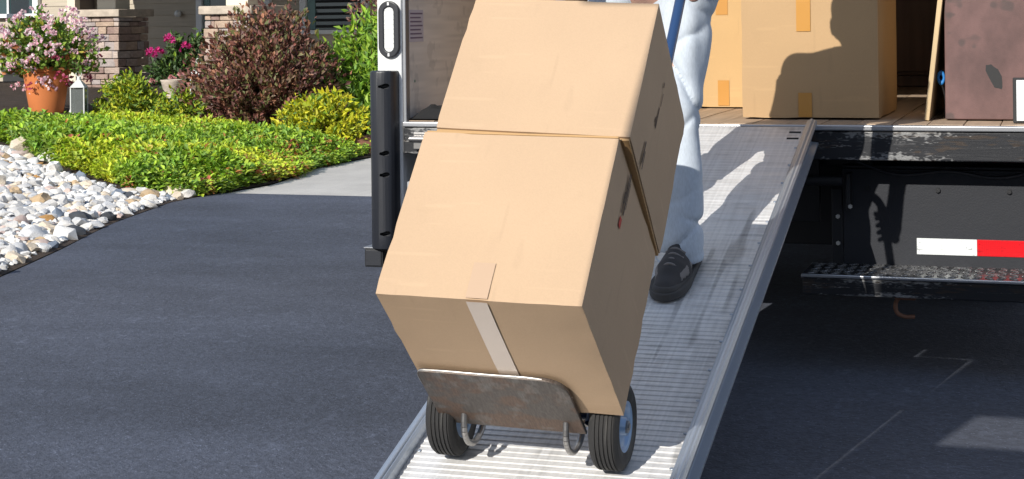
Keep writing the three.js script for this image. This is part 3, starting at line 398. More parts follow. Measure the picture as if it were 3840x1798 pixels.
// ---------------------------------------------------------------- cargo in the truck
{
  const B = cartonThing('tall tan cardboard box standing at the edge of the truck floor', 0.494, 0.62, 0.62, M.cardTan); B.position.set(0.041, DECK + 0.006, -0.25); B.rotation.y = -0.012;
  strip('packing_tape', M.amberTape, B, 'f', 0.494, 0.62, 0.202, 0.253, 0.315, 0.61); strip('packing_tape', M.amberTape, B, 'f', 0.494, 0.62, 0.206, 0.255, 0.004, 0.092);
  const A = cartonThing('yellowish cardboard box standing deeper in the truck behind the tan one', 0.45, 0.7, 0.5, M.cardYellow); A.position.set(-0.34, DECK + 0.006, -0.97);
  strip('packing_tape', M.amberTape, A, 'f', 0.45, 0.7, 0.145, 0.195, 0.38, 0.69); strip('packing_tape', M.amberTape, A, 'f', 0.45, 0.7, 0.15, 0.197, 0.006, 0.11);
  const sheetG = bxx(-0.0085, 0.0085, 0, 1.15, -1.25, 0, 0.002); const ply = thing('plywood_sheet', 'thin pine sheet leaning on edge between the tan box and the brown panel', 'board', [0.702, DECK + 0.002, -0.22]); ply.rotation.z = -0.118; part('board', sheetG, M.pine, ply);
  const br = thing('wooden_cabinet', 'worn reddish brown wooden panel with a black scuff standing in the truck', 'cabinet', [0.764, DECK + 0.002, -0.25]);
  part('front_panel', bxx(0, 0.37, 0.002, 1.2, -0.02, 0, 0.004), M.brownPanel, br); part('carcass', bxx(0.002, 0.368, 0, 1.198, -0.4, -0.0205, 0.004), M.brownPanel, br);
  { const pts = []; reseed(5); for (let k = 0; k < 14; k++) { const a = k / 14 * 2 * Math.PI; pts.push(new THREE.Vector2(0.17 + 0.022 * Math.cos(a) * (0.8 + 0.4 * rnd()) + 0.018 * Math.sin(a), 0.155 - 0.05 * Math.sin(a) * (0.8 + 0.3 * rnd()))); } part('scuff', new THREE.ShapeGeometry(new THREE.Shape(pts)).translate(0, 0, 0.0008), M.blackScuff, br); }
  const wd = thing('dark_furniture', 'dark brown furniture in the dark gap deep inside the truck behind the leaning sheet', 'dark_furniture', [0.1, DECK + 0.002, -3.1]);  // tall dark piece that fills the gap beside the tan box
  part('carcass', bxx(0, 0.98, 0.06, 1.85, -0.55, -0.021, 0.004), M.darkWood, wd); for (const x of [0.004, 0.493]) { const dr = part('door', bxx(x, x + 0.483, 0.08, 1.83, -0.02, 0, 0.004), M.darkWood, wd); part('knob', new THREE.SphereGeometry(0.014, 12, 8).translate(x < 0.1 ? 0.45 : 0.53, 0.95, 0.012), M.bolt, dr); } part('plinth', bxx(0.02, 0.96, 0, 0.058, -0.5, -0.03), M.darkWood, wd);
  const fr = thing('picture_frame', 'white framed picture with a thin black edge at the far right of the truck floor', 'picture', [0.998, DECK + 0.002, -0.1]); part('black_edge', bxx(0, 0.2, 0, 0.155, -0.02, 0, 0.003), M.blackScuff, fr); part('white_panel', bxx(0.012, 0.2, 0.008, 0.147, 0.0002, 0.004, 0.001), M.whitePaint, fr);
  const rope = thing('strap_hook', 'small bright blue strap handle beside the brown panel', 'strap', [0.748, DECK + 0.15, -0.3]); part('loop', new THREE.TorusGeometry(0.014, 0.007, 8, 20).scale(0.7, 1.3, 1), M.blue, rope); part('tail', tube([V(0, -0.02, 0), V(0.012, -0.07, -0.03), V(0.012, -0.148, -0.06)], 0.004, 12, 6), M.grip, rope);
  reseed(17); const cl = new THREE.PlaneGeometry(0.36, 0.24, 26, 18); cl.rotateX(-Math.PI / 2); const p = cl.attributes.position; for (let i = 0; i < p.count; i++) { const x = p.getX(i), z = p.getZ(i), e = smooth(0, 0.06, 0.18 - Math.abs(x)) * smooth(0, 0.06, 0.12 - Math.abs(z)); p.setY(i, 0.006 + e * (0.034 + 0.03 * Math.abs(n3(x * 14, 2, z * 14)) + 0.016 * n3(x * 30, 5, z * 26))); } cl.computeVertexNormals(); const ct = thing('moving_blanket', 'crumpled black blanket lying on the truck floor by the plywood wall', 'blanket', [-1.02, DECK, -0.15]); part('cloth', uvm(cl), M.blackCloth, ct); M.blackCloth.side = THREE.DoubleSide;
}
// ---------------------------------------------------------------- person behind the hand truck
function surfaceNets(f, lo, hi, cell) {
  const nx = Math.ceil((hi.x - lo.x) / cell) + 1, ny = Math.ceil((hi.y - lo.y) / cell) + 1, nz = Math.ceil((hi.z - lo.z) / cell) + 1;
  const val = new Float32Array(nx * ny * nz), at = (i, j, k) => (k * ny + j) * nx + i;
  for (let k = 0; k < nz; k++) for (let j = 0; j < ny; j++) for (let i = 0; i < nx; i++) val[at(i, j, k)] = f(lo.x + i * cell, lo.y + j * cell, lo.z + k * cell);
  const pos = [], idx = [], vid = new Int32Array(nx * ny * nz).fill(-1);
  const E = [[0, 1], [2, 3], [4, 5], [6, 7], [0, 2], [1, 3], [4, 6], [5, 7], [0, 4], [1, 5], [2, 6], [3, 7]];
  for (let k = 0; k < nz - 1; k++) for (let j = 0; j < ny - 1; j++) for (let i = 0; i < nx - 1; i++) {
    const c = []; let m = 0; for (let q = 0; q < 8; q++) { const v = val[at(i + (q & 1), j + (q >> 1 & 1), k + (q >> 2))]; c.push(v); if (v < 0) m |= 1 << q; }
    if (!m || m === 255) continue; let x = 0, y = 0, z = 0, n = 0;
    for (const [a, b] of E) if ((c[a] < 0) !== (c[b] < 0)) { const t = c[a] / (c[a] - c[b]); x += lerp(a & 1, b & 1, t); y += lerp(a >> 1 & 1, b >> 1 & 1, t); z += lerp(a >> 2, b >> 2, t); n++; }
    vid[at(i, j, k)] = pos.length / 3; pos.push(lo.x + (i + x / n) * cell, lo.y + (j + y / n) * cell, lo.z + (k + z / n) * cell);
  }
  const quad = (a, b, c, d, flip) => { if (a < 0 || b < 0 || c < 0 || d < 0) return; if (flip) idx.push(a, c, b, a, d, c); else idx.push(a, b, c, a, c, d); };
  for (let k = 1; k < nz - 1; k++) for (let j = 1; j < ny - 1; j++) for (let i = 1; i < nx - 1; i++) {
    const s = val[at(i, j, k)] < 0;
    if (s !== val[at(i + 1, j, k)] < 0) quad(vid[at(i, j - 1, k - 1)], vid[at(i, j, k - 1)], vid[at(i, j, k)], vid[at(i, j - 1, k)], !s);
    if (s !== val[at(i, j + 1, k)] < 0) quad(vid[at(i - 1, j, k - 1)], vid[at(i - 1, j, k)], vid[at(i, j, k)], vid[at(i, j, k - 1)], !s);
    if (s !== val[at(i, j, k + 1)] < 0) quad(vid[at(i - 1, j - 1, k)], vid[at(i, j - 1, k)], vid[at(i, j, k)], vid[at(i - 1, j, k)], !s);
  }
  const g = new THREE.BufferGeometry(); g.setAttribute('position', new THREE.Float32BufferAttribute(pos, 3)); g.setIndex(idx); g.computeVertexNormals(); return g;
}
const cap = (p, a, b, ra, rb) => { const bx = b[0] - a[0], by = b[1] - a[1], bz = b[2] - a[2], px = p[0] - a[0], py = p[1] - a[1], pz = p[2] - a[2]; const t = clamp((px * bx + py * by + pz * bz) / (bx * bx + by * by + bz * bz + 1e-9), 0, 1); return Math.hypot(px - bx * t, py - by * t, pz - bz * t) - lerp(ra, rb, t); };
const smin = (a, b, k) => { const h = Math.max(k - Math.abs(a - b), 0) / k; return Math.min(a, b) - h * h * k * 0.25; };
const blend = (p, bones, k, grow = 0) => { let d = 9; for (const [a, b, ra, rb, kk] of bones) d = smin(d, cap(p, a, b, ra + grow, rb + grow), kk || k); return d; };
{
  const base = [0.0, 0.5, 1.12];
  const J = { pelvis: [0.05, 1.38, 1.04], chest: [0.085, 1.69, 1.16], neck: [0.095, 1.86, 1.22], head: [0.095, 1.99, 1.26],
    hipL: [0.115, 1.34, 1.04], kneeL: [0.098, 0.96, 1.13], ankL: [0.106, 0.56, 1.15], hipR: [-0.075, 1.34, 1.04], kneeR: [-0.12, 0.97, 1.03], ankR: [-0.15, 0.62, 0.86],
    shL: [0.29, 1.79, 1.18], elL: [0.315, 1.54, 1.1], wrL: [0.225, 1.405, 1.31], shR: [-0.105, 1.79, 1.18], elR: [-0.15, 1.54, 1.1], wrR: [-0.2, 1.405, 1.3] };
  const legs = [[J.hipL, J.kneeL, 0.098, 0.066], [J.kneeL, J.ankL, 0.062, 0.05], [J.hipR, J.kneeR, 0.098, 0.066], [J.kneeR, J.ankR, 0.062, 0.05], [[-0.03, 1.39, 1.04], [0.12, 1.39, 1.04], 0.125, 0.125]];
  const trunk = [[[-0.03, 1.39, 1.04], [0.12, 1.39, 1.04], 0.125, 0.125], [J.pelvis, J.chest, 0.125, 0.135], [[-0.02, 1.71, 1.16], [0.2, 1.71, 1.16], 0.115, 0.115], [J.shL, J.shR, 0.06, 0.06]];
  const arms = [[J.shL, J.elL, 0.055, 0.042], [J.elL, J.wrL, 0.042, 0.028], [J.shR, J.elR, 0.055, 0.042], [J.elR, J.wrR, 0.042, 0.028]];
  const hx = (x, y, z) => [x + 0.105, y - 0.13, z + 0.17];
  const headB = [[J.chest, J.neck, 0.07, 0.055], [J.neck, hx(-0.01, 2.06, 1.08), 0.052, 0.055], [hx(-0.01, 2.1, 1.095), hx(-0.01, 2.155, 1.07), 0.072, 0.085], [hx(-0.01, 2.055, 1.135), hx(-0.01, 2.09, 1.13), 0.035, 0.05], [hx(-0.01, 2.11, 1.165), hx(-0.01, 2.09, 1.185), 0.008, 0.013], [hx(-0.1, 2.1, 1.08), hx(-0.1, 2.13, 1.075), 0.012, 0.016], [hx(0.08, 2.1, 1.08), hx(0.08, 2.13, 1.075), 0.012, 0.016]];
  const gripL = inFrame(0.37, 1.335, 0.508), gripR = inFrame(0.03, 1.335, 0.508), ax = V(0, 1, 0).applyQuaternion(BQ);
  const hands = [];
  for (const [G, wr, sd] of [[gripL, J.wrL, 1], [gripR, J.wrR, -1]]) { // palm on the outside, fingers wrapped round the bar
    const out = V(sd, 0, 0), fwd = V(0, 0, -1).applyQuaternion(BQ).multiplyScalar(-1); const P = (o, f, a) => [G.x + out.x * o + fwd.x * f + ax.x * a, G.y + out.y * o + fwd.y * f + ax.y * a, G.z + out.z * o + fwd.z * f + ax.z * a];
    hands.push([wr, P(0.03, -0.02, 0.01), 0.027, 0.03], [P(0.03, -0.012, -0.028), P(0.03, -0.012, 0.032), 0.017, 0.018]);
    for (let k = 0; k < 4; k++) { const a = -0.036 + k * 0.0225, r = 0.0092 - 0.0006 * Math.abs(k - 1.5); hands.push([P(0.03, 0.004, a), P(0.018, 0.029, a), r + 0.001, r, 0.006], [P(0.018, 0.029, a), P(-0.016, 0.028, a), r, r, 0.006], [P(-0.016, 0.028, a), P(-0.028, 0.006, a - 0.002), r, r - 0.001, 0.006]); }
    hands.push([P(0.03, -0.022, 0.03), P(0.008, -0.034, 0.046), 0.012, 0.0105, 0.008], [P(0.008, -0.034, 0.046), P(-0.022, -0.02, 0.05), 0.0105, 0.009, 0.006]);
  }
  const person = thing('person', 'person in pale blue jeans and dark shoes holding the hand truck on the ramp', 'person', base);
  const off = g => { g.translate(-base[0], -base[1], -base[2]); return g; };
  const skin = mat(0.52, 0.3, 0.22, { roughness: 0.55 });
  const bodyGeo = surfaceNets((x, y, z) => { const p = [x, y, z]; return smin(smin(blend(p, legs, 0.05, -0.012), blend(p, trunk, 0.08, -0.01), 0.05), smin(blend(p, arms, 0.03), blend(p, headB, 0.035), 0.02), 0.04); }, V(-0.34, 0.5, 0.74), V(0.42, 2.33, 1.46), 0.0135);
  const hg = [1, -1].map(s => surfaceNets((x, y, z) => blend([x, y, z], hands, 0.014), V(s > 0 ? 0.06 : -0.32, 1.21, 1.2), V(s > 0 ? 0.34 : -0.06, 1.47, 1.48), 0.0042));
  part('body', off(merge([bodyGeo, ...hg])), skin, person);
  const denimTex = tex(512, (u, v, q) => { const g = 0.94 + 0.08 * (fb(u, v, 7, 5, 2) - 0.5) + 0.14 * (tn(u, v, 200, 60, 4) - 0.5) + 0.06 * (q - 0.5); return lin(0.54 * g, 0.6 * g, 0.67 * g); });
  const denim = mat(1, 1, 1, { map: rep(denimTex, 2.2), roughness: 0.9, sheen: 0.2, side: THREE.DoubleSide });
  const rampY = z => 0.83 - (z - 0.03) * Math.tan(TH);
  const fold = (x, y, z) => { const lowL = smooth(0.78, 0.56, y), w = n3(x * 9, y * 6, z * 9); const cr = (t, k = 4) => Math.pow(1 - Math.abs(Math.sin(t)), k - 0.6), br = n3(x * 4 + 3, y * 5, z * 4), cx = x > 0 ? 0.105 : -0.12, ang = Math.atan2(z - 1.12, x - cx);
    return 0.003 * n3(x * 10, y * 4, z * 10) + 0.005 * Math.sin(4 * ang + 2.2 * y + 3 * br) * smooth(1.45, 1.05, y) + 0.0035 * Math.exp(-Math.pow((y - rampY(z) - 0.065) / 0.006, 2)) + lowL * (0.02 * cr((y + 0.5 * (x - 0.12) + 0.05 * br) * 24) * (0.5 + 0.5 * Math.sin(ang * 2 + 1)) + 0.014 * cr((y - 0.7 * (x - 0.12) + 0.06 * w) * 20 + 1.1, 5)) + smooth(0.3, 0.02, Math.abs(y - 1.06)) * (0.019 * cr((y * 0.7 + x * 1.1 + 0.05 * br) * 15, 5) + 0.015 * cr((y * 0.9 - x * 0.9 + 0.06 * w) * 13 + 0.6, 6)); };
  const jeanLegs = [[J.hipL, J.kneeL, 0.098, 0.074], [J.kneeL, [0.108, 0.54, 1.16], 0.069, 0.075], [J.hipR, J.kneeR, 0.102, 0.078], [J.kneeR, [-0.153, 0.6, 0.87], 0.076, 0.083], [[-0.03, 1.39, 1.04], [0.12, 1.39, 1.04], 0.128, 0.128]];
  let jg = surfaceNets((x, y, z) => { const d = blend([x, y, z], jeanLegs, 0.045) + fold(x, y, z), cuff = rampY(z) + 0.036 - y + 0.005 * Math.sin(x * 50); return Math.max(d, cuff, y - 1.5, -Math.max(Math.min(blend([x, y, z], jeanLegs, 0.045) + 0.012, 9), y - rampY(z) - 0.07)); }, V(-0.3, 0.44, 0.7), V(0.3, 1.53, 1.3), 0.006);
  part('jeans', uvm(off(jg)), denim, person, 'pale washed blue jeans wrinkled at the cuff');
  part('shirt', uvm(off(surfaceNets((x, y, z) => { const p = [x, y, z]; const d = smin(blend(p, trunk, 0.08, 0.006), Math.max(blend(p, arms, 0.03, 0.012), 1.58 - y), 0.04) + 0.004 * n3(x * 13, y * 10, z * 13); return Math.max(d, 1.41 - y, y - 1.845 + Math.abs(x - 0.095) * 0.35); }, V(-0.34, 1.38, 0.82), V(0.46, 1.92, 1.38), 0.0135))), mat(0.5, 0.54, 0.6, { roughness: 0.9 }), person);
  part('hair', off(surfaceNets((x, y, z) => Math.max(cap([x, y, z], [0.095, 2.02, 1.24], [0.095, 2.035, 1.23], 0.094, 0.092) + 0.004 * n3(x * 60, y * 60, z * 60), 1.97 - y + (z - 1.23) * 0.9), V(-0.025, 1.87, 1.11), V(0.215, 2.16, 1.37), 0.008)), mat(0.05, 0.032, 0.02, { roughness: 0.9 }), person);
  const shoeM = mat(0.05, 0.046, 0.045, { roughness: 0.9, bumpMap: scuffBump, bumpScale: 0.002 }), soleM = mat(0.07, 0.066, 0.062, { roughness: 0.85 }), paleM = mat(0.2, 0.18, 0.165, { roughness: 0.85 });
  for (const [fx, z0, yaw] of [[0.124, 1.085, -0.08], [-0.155, 0.78, -0.1]]) { // heel position; toe points down the ramp
    const q = new THREE.Quaternion().setFromEuler(new THREE.Euler(TH, yaw, 0, 'YXZ')), O = V(fx, rampY(z0), z0), inv = q.clone().invert();
    const loc = (x, y, z) => { const v = V(x, y, z).sub(O).applyQuaternion(inv); return [v.x, v.y, v.z]; };
    const foot = (x, y, z, g = 0) => { const p = loc(x, y, z), f = [p[0], p[1] * 1.3, p[2]]; let d = smin(cap(f, [0, 0.05, 0.03], [0, 0.05, 0.15], 0.04 + g, 0.042 + g), cap(f, [0.003, 0.042, 0.17], [0.004, 0.034, 0.245], 0.048 + g, 0.037 + g), 0.03); if (!g) { d = smin(d, cap(p, [0, 0.06, 0.04], [0, 0.11, 0.04], 0.04, 0.04), 0.03); d = smin(d, cap(p, [0, 0.082, 0.08], [0.002, 0.056, 0.185], 0.03, 0.02), 0.03); } return [d, p]; };
    const lo = V(fx - 0.1, rampY(z0 + 0.32) - 0.02, z0 - 0.06), hi = V(fx + 0.1, rampY(z0) + 0.2, z0 + 0.36);
    const up = surfaceNets((x, y, z) => { const [d, p] = foot(x, y, z); return Math.max(d + 0.001 * Math.sin(p[2] * 170) * smooth(0.05, 0.07, p[1]), 0.018 - p[1]); }, lo, hi, 0.0055);
    const shoe = part('shoe', off(up), shoeM, person, 'dark walking shoe');
    const sole = new THREE.Shape(); sole.moveTo(-0.036, 0.0); sole.bezierCurveTo(-0.044, 0.06, -0.036, 0.11, -0.05, 0.18); sole.bezierCurveTo(-0.054, 0.245, -0.03, 0.288, 0.006, 0.288); sole.bezierCurveTo(0.04, 0.288, 0.058, 0.24, 0.054, 0.18); sole.bezierCurveTo(0.046, 0.11, 0.044, 0.06, 0.038, 0); sole.bezierCurveTo(0.02, -0.016, -0.02, -0.016, -0.036, 0);
    const sg = new THREE.ExtrudeGeometry(sole, { depth: 0.016, bevelEnabled: true, bevelSize: 0.004, bevelThickness: 0.004, bevelSegments: 2 }); sg.rotateX(Math.PI / 2); sg.translate(0, 0.02, 0); sg.applyQuaternion(q); sg.translate(O.x, O.y + 0.0045, O.z); part('sole', off(sg), soleM, shoe);
    for (let k = 0; k < 4; k++) { const z = 0.125 + k * 0.021, y = 0.094 - k * 0.006; const lg = tube([V(-0.026, y - 0.016, z), V(0.003, y + 0.001, z + 0.006), V(0.03, y - 0.016, z)], 0.004, 10, 6); lg.applyQuaternion(q); lg.translate(O.x, O.y, O.z); part('lace', off(lg), paleM, shoe); }
    part('toe_bumper', off(surfaceNets((x, y, z) => { const [d, p] = foot(x, y, z, 0.002); return Math.max(d, 0.017 - p[1], p[1] - 0.034 - 0.01 * smooth(0.2, 0.28, p[2]), 0.15 - p[2]); }, lo, hi, 0.0055)), soleM, shoe);
    for (const sd of [-1, 1]) part('side_panel', off(surfaceNets((x, y, z) => { const [d, p] = foot(x, y, z, 0.0015), s = sd * (p[0] - 0.003); return Math.max(d, 0.036 - p[1], p[1] - 0.062, 0.017 - s, p[2] - 0.225, 0.06 - p[2], Math.abs(Math.sin(p[2] * 42 + p[1] * 30)) - 0.86); }, lo, hi, 0.005)), paleM, shoe);
  }
}
// ---------------------------------------------------------------- plants
function Leaves() { return { pos: [], col: [], idx: [] }; }
function leaf(L, o, dir, side, len, wid, c, droop = 0.15) { // folded diamond
  const n = L.pos.length / 3, up = V().copy(side).cross(dir).normalize();
  const P = (f, s, h) => L.pos.push(o.x + dir.x * f * len + side.x * s * wid + up.x * h * len, o.y + dir.y * f * len + side.y * s * wid + up.y * h * len, o.z + dir.z * f * len + side.z * s * wid + up.z * h * len);
  P(0, 0, 0); P(0.5, -0.5, 0.1); P(1, 0, -droop); P(0.5, 0.5, 0.1);
  for (let k = 0; k < 4; k++) L.col.push(...c);
  L.idx.push(n, n + 1, n + 2, n, n + 2, n + 3);
}
function leafGeo(L) { const g = new THREE.BufferGeometry(); g.setAttribute('position', new THREE.Float32BufferAttribute(L.pos, 3)); g.setAttribute('color', new THREE.Float32BufferAttribute(L.col, 3)); g.setIndex(L.idx); const f = g.toNonIndexed(); f.computeVertexNormals(); return f; }
const pick = a => a[Math.floor(rnd() * a.length) % a.length];
const vary = (c, k = 0.25) => { const f = 1 + (rnd() * 2 - 1) * k; return [c[0] * f * (1 + (rnd() - 0.5) * 0.15), c[1] * f, c[2] * f]; };
function randDir() { const z = rr(-1, 1), a = rr(0, 2 * Math.PI), r = Math.sqrt(1 - z * z); return V(r * Math.cos(a), z, r * Math.sin(a)); }
function shrubParts(o) { // twigs that rise from the base and arch outwards, leaves along them
  reseed(o.seed); const L = Leaves(), st = [];
  for (let t = 0; t < o.twigs; t++) {
    const az = rr(0, 2 * Math.PI), k = Math.pow(rnd(), o.spread || 0.6); // k: 0 centre, 1 rim
    const lump = 1 + 0.22 * n3(Math.cos(az) * 1.7 + o.seed, k * 2, Math.sin(az) * 1.7);
    const end = V(Math.cos(az) * k * o.rx * lump, o.h * (Math.sqrt(Math.max(0.02, 1 - k * k * 0.88)) * rr(0.72, 1.08)) * lump, Math.sin(az) * k * o.rz * lump);
    if (o.low && rnd() < o.low) end.y *= rr(0.2, 0.75);
    const mid = V(end.x * 0.42, end.y * 0.62, end.z * 0.42), p0 = V(end.x * 0.08 + rr(-0.03, 0.03), o.y0 || 0, end.z * 0.08 + rr(-0.03, 0.03));
    const cu = new THREE.QuadraticBezierCurve3(p0, mid, end);
    const from = o.from ?? 0.35; if (t % (o.stemEvery || 2) === 0) { const a = cu.getPoint(0), b = cu.getPoint(0.5), c = cu.getPoint(0.97); st.push(cylAt(a, b, o.stem || 0.006, (o.stem || 0.006) * 0.7, 4), cylAt(b, c, (o.stem || 0.006) * 0.7, (o.stem || 0.006) * 0.3, 4)); }
    for (let q = 0; q < o.leaves; q++) {
      const s = lerp(from, 1, Math.pow(rnd(), 0.75)), p = cu.getPoint(s), tg = cu.getTangent(s), d = randDir().multiplyScalar(0.9).add(tg.multiplyScalar(o.along ?? 0.6)).add(V(0, o.lift ?? 0.25, 0)).normalize();
      p.x += rr(-1, 1) * (o.jit || 0.03); p.y += rr(-1, 1) * (o.jit || 0.03); p.z += rr(-1, 1) * (o.jit || 0.03); if (p.y < 0.005) p.y = 0.005;
      const sd = V().copy(randDir()).cross(d).normalize(), len = o.len * rr(0.6, 1.25);
      leaf(L, p, d, sd, len, len * (o.wid || 0.5), vary(rnd() < (o.alt || 0) ? pick(o.altColors) : pick(o.colors), 0.22));
    }
  }
  return [leafGeo(L), merge(st)];
}
function shrub(name, label, x, z, o, y = bedY(x, z)) { const t = thing(name, label, o.cat || 'shrub', [x, y, z], o.group); const [lg, sg] = shrubParts(o); part('foliage', lg, o.mat || M.leaf, t); part('stems', sg, M.twig, t); return t; }
const GOLD = [[0.42, 0.47, 0.014], [0.5, 0.52, 0.016], [0.3, 0.4, 0.018], [0.2, 0.3, 0.018]], RED = [[0.16, 0.055, 0.042], [0.21, 0.08, 0.055], [0.11, 0.045, 0.034], [0.17, 0.1, 0.045]], RUST = [[0.34, 0.13, 0.1], [0.38, 0.18, 0.1], [0.2, 0.19, 0.06], [0.15, 0.17, 0.05]], GREEN = [[0.1, 0.2, 0.025], [0.16, 0.3, 0.03], [0.24, 0.4, 0.035]], DEEP = [[0.1, 0.2, 0.03], [0.13, 0.25, 0.035]];
shrub('barberry_shrub', 'large red brown barberry bush with upright twigs before the stone pillar', -6.22, -8.95, { seed: 11, twigs: 640, leaves: 30, rx: 0.86, rz: 0.6, h: 1.18, len: 0.062, wid: 0.6, jit: 0.034, from: 0.34, stemEvery: 5, stem: 0.006, along: 0.9, low: 0.42, colors: RED, alt: 0.38, altColors: RUST, spread: 0.5, group: undefined });
shrub('golden_shrub', 'small yellow green shrub between the white lantern and the flower pot side path', -7.62, -8.72, { seed: 21, twigs: 110, leaves: 26, rx: 0.38, rz: 0.3, h: 0.42, len: 0.06, wid: 0.5, jit: 0.025, from: 0.2, colors: GOLD, alt: 0.15, altColors: GREEN, low: 0.3 }).userData.label = 'small yellow green shrub right beside the white lantern and clay pot';
shrub('golden_shrub', 'low yellow green shrub left of the red brown barberry bush', -7.05, -8.75, { seed: 22, twigs: 100, leaves: 26, rx: 0.4, rz: 0.28, h: 0.32, len: 0.055, wid: 0.5, jit: 0.025, from: 0.2, colors: GOLD, alt: 0.3, altColors: GREEN, low: 0.3 });
shrub('golden_shrub', 'bright yellow shrub right of the barberry bush at the path edge', -5.36, -8.42, { seed: 23, twigs: 190, leaves: 28, rx: 0.5, rz: 0.38, h: 0.5, len: 0.07, wid: 0.45, jit: 0.03, from: 0.2, colors: [[0.52, 0.52, 0.014], [0.6, 0.57, 0.016], [0.4, 0.46, 0.016]], alt: 0.15, altColors: GREEN, low: 0.3 });
shrub('laurel_shrub', 'tall glossy green shrub just behind the white truck post', -5.35, -9.6, { seed: 31, twigs: 210, leaves: 30, rx: 0.78, rz: 0.5, h: 1.28, len: 0.1, wid: 0.42, jit: 0.045, from: 0.2, colors: [[0.17, 0.34, 0.025], [0.26, 0.44, 0.035], [0.34, 0.5, 0.035]], alt: 0.2, altColors: GREEN, low: 0.35 });
shrub('laurel_shrub', 'leafy green shrub in the porch shade behind the yellow shrub', -5.6, -10.9, { seed: 32, twigs: 150, leaves: 26, rx: 0.75, rz: 0.5, h: 1.2, len: 0.09, wid: 0.45, jit: 0.05, from: 0.2, colors: GREEN, low: 0.4 });
{ const t = thing('plum_tree', 'small tree with dusky pink brown leaves above the green shrub', 'tree', [-5.7, bedY(-5.7, -11.9), -11.9]); part('trunk', merge([cylAt(V(0, 0, 0), V(0.05, 0.9, 0.02), 0.05, 0.035), cylAt(V(0.05, 0.88, 0.02), V(0.3, 1.4, 0.1), 0.03, 0.015), cylAt(V(0.04, 0.85, 0.02), V(-0.3, 1.5, 0), 0.03, 0.015), cylAt(V(0.05, 0.88, 0.02), V(0.02, 1.9, 0.1), 0.03, 0.012)]), M.bark, t); const [lg, sg] = shrubParts({ seed: 33, twigs: 170, leaves: 26, rx: 0.85, rz: 0.7, h: 1.3, len: 0.075, wid: 0.5, jit: 0.05, from: 0.3, colors: RED, alt: 0.45, altColors: [[0.3, 0.17, 0.16], [0.26, 0.13, 0.1], [0.34, 0.26, 0.2]], low: 0.3 }); lg.translate(0, 0.75, 0); sg.translate(0, 0.75, 0); part('crown', lg, M.leaf, t); part('branches', sg, M.twig, t); }
// soil mound
{ reseed(61); const g = new THREE.SphereGeometry(1, 24, 12, 0, Math.PI * 2, 0, Math.PI / 2); const p = g.attributes.position; for (let i = 0; i < p.count; i++) { const k = 1 + 0.15 * n3(p.getX(i) * 3, p.getY(i) * 3, p.getZ(i) * 3); p.setXYZ(i, p.getX(i) * 0.3 * k, p.getY(i) * 0.17 * k, p.getZ(i) * 0.35 * k); } g.computeVertexNormals(); const t = part('mulch_mound', uvm(g), mat(0.2, 0.09, 0.055, { roughness: 0.95, bumpMap: scuffBump, bumpScale: 0.02 })); t.position.set(-5.02, 0.0, -8.55); tag(t, 'mound of brown bark mulch at the end of the concrete path', 'mulch'); }
// flower pot
function bloomGeo(r, n, petals, colors, s) { reseed(s); const L = Leaves(); for (let k = 0; k < n; k++) { const d = randDir(); if (d.y < -0.35) d.y *= -1; const o = V().copy(d).multiplyScalar(r * rr(0.45, 0.85)); for (let q = 0; q < petals; q++) { const dd = V().copy(randDir()).add(V().copy(d).multiplyScalar(0.9)).normalize(), sd = V().copy(randDir()).cross(dd).normalize(); leaf(L, o, dd, sd, r * 0.62, r * 0.55, vary(pick(colors), 0.12)); } } return leafGeo(L); }
{
  const px = -8.4, pz = -8.5, t = thing('flower_pot', 'tall tapered orange clay pot in front of the stone pillar', 'pot', [px, bedY(px, pz) - 0.01, pz]);
  const pr = [[0.0, 0.02], [0.14, 0.02], [0.155, 0.0], [0.165, 0.02], [0.19, 0.17], [0.213, 0.32], [0.222, 0.4], [0.222, 0.405], [0.236, 0.41], [0.238, 0.455], [0.232, 0.462], [0.212, 0.46], [0.207, 0.42], [0, 0.42]].map(([x, y]) => new THREE.Vector2(x, y));
  const body = part('pot_body', toCreasedNormals(flat(new THREE.LatheGeometry(pr, 40)), 0.5), M.pot, t); part('soil', new THREE.CylinderGeometry(0.205, 0.205, 0.01, 24).translate(0, 0.43, 0), M.soil, body);
  const pl = thing('flowering_plant', 'bushy plant covered in pale pink flowers growing in the clay pot', 'plant', [px, bedY(px, pz) + 0.35, pz]);
  const [lg, sg] = shrubParts({ seed: 51, twigs: 210, leaves: 24, rx: 0.54, rz: 0.44, h: 0.62, len: 0.07, wid: 0.6, jit: 0.04, from: 0.15, y0: 0.12, colors: [[0.17, 0.3, 0.03], [0.28, 0.4, 0.035], [0.09, 0.17, 0.025]], alt: 0.1, altColors: [[0.4, 0.14, 0.04], [0.42, 0.38, 0.04]], low: 0.5 }); part('foliage', lg, M.leaf, pl); part('stems', sg, M.twig, pl);
  const pinks = [[0.86, 0.64, 0.68], [0.9, 0.82, 0.81], [0.82, 0.48, 0.58]], hot = [[0.55, 0.06, 0.14], [0.6, 0.14, 0.25]]; const bg = [0, 1, 2, 3].map(k => bloomGeo(0.05, 9, 3, pinks, 70 + k)), hg = [0, 1].map(k => bloomGeo(0.045, 8, 3, hot, 80 + k));
  reseed(53); for (let k = 0; k < 105; k++) { const d = randDir(); d.y = d.y * 0.9 + 0.12; const q = rr(0.88, 1.04); const lo = d.y < 0.0; const f = part('flower', lo && rnd() < 0.45 ? pick(hg) : pick(bg), M.petal, pl); f.position.set(d.x * 0.53 * q, 0.22 + d.y * 0.48 * q, d.z * 0.46 * q); f.rotation.set(rr(-1, 1), rr(0, 6), rr(-1, 1)); f.scale.setScalar(rr(0.75, 1.25)); }
  // trailing ends of the plant over the rim
}
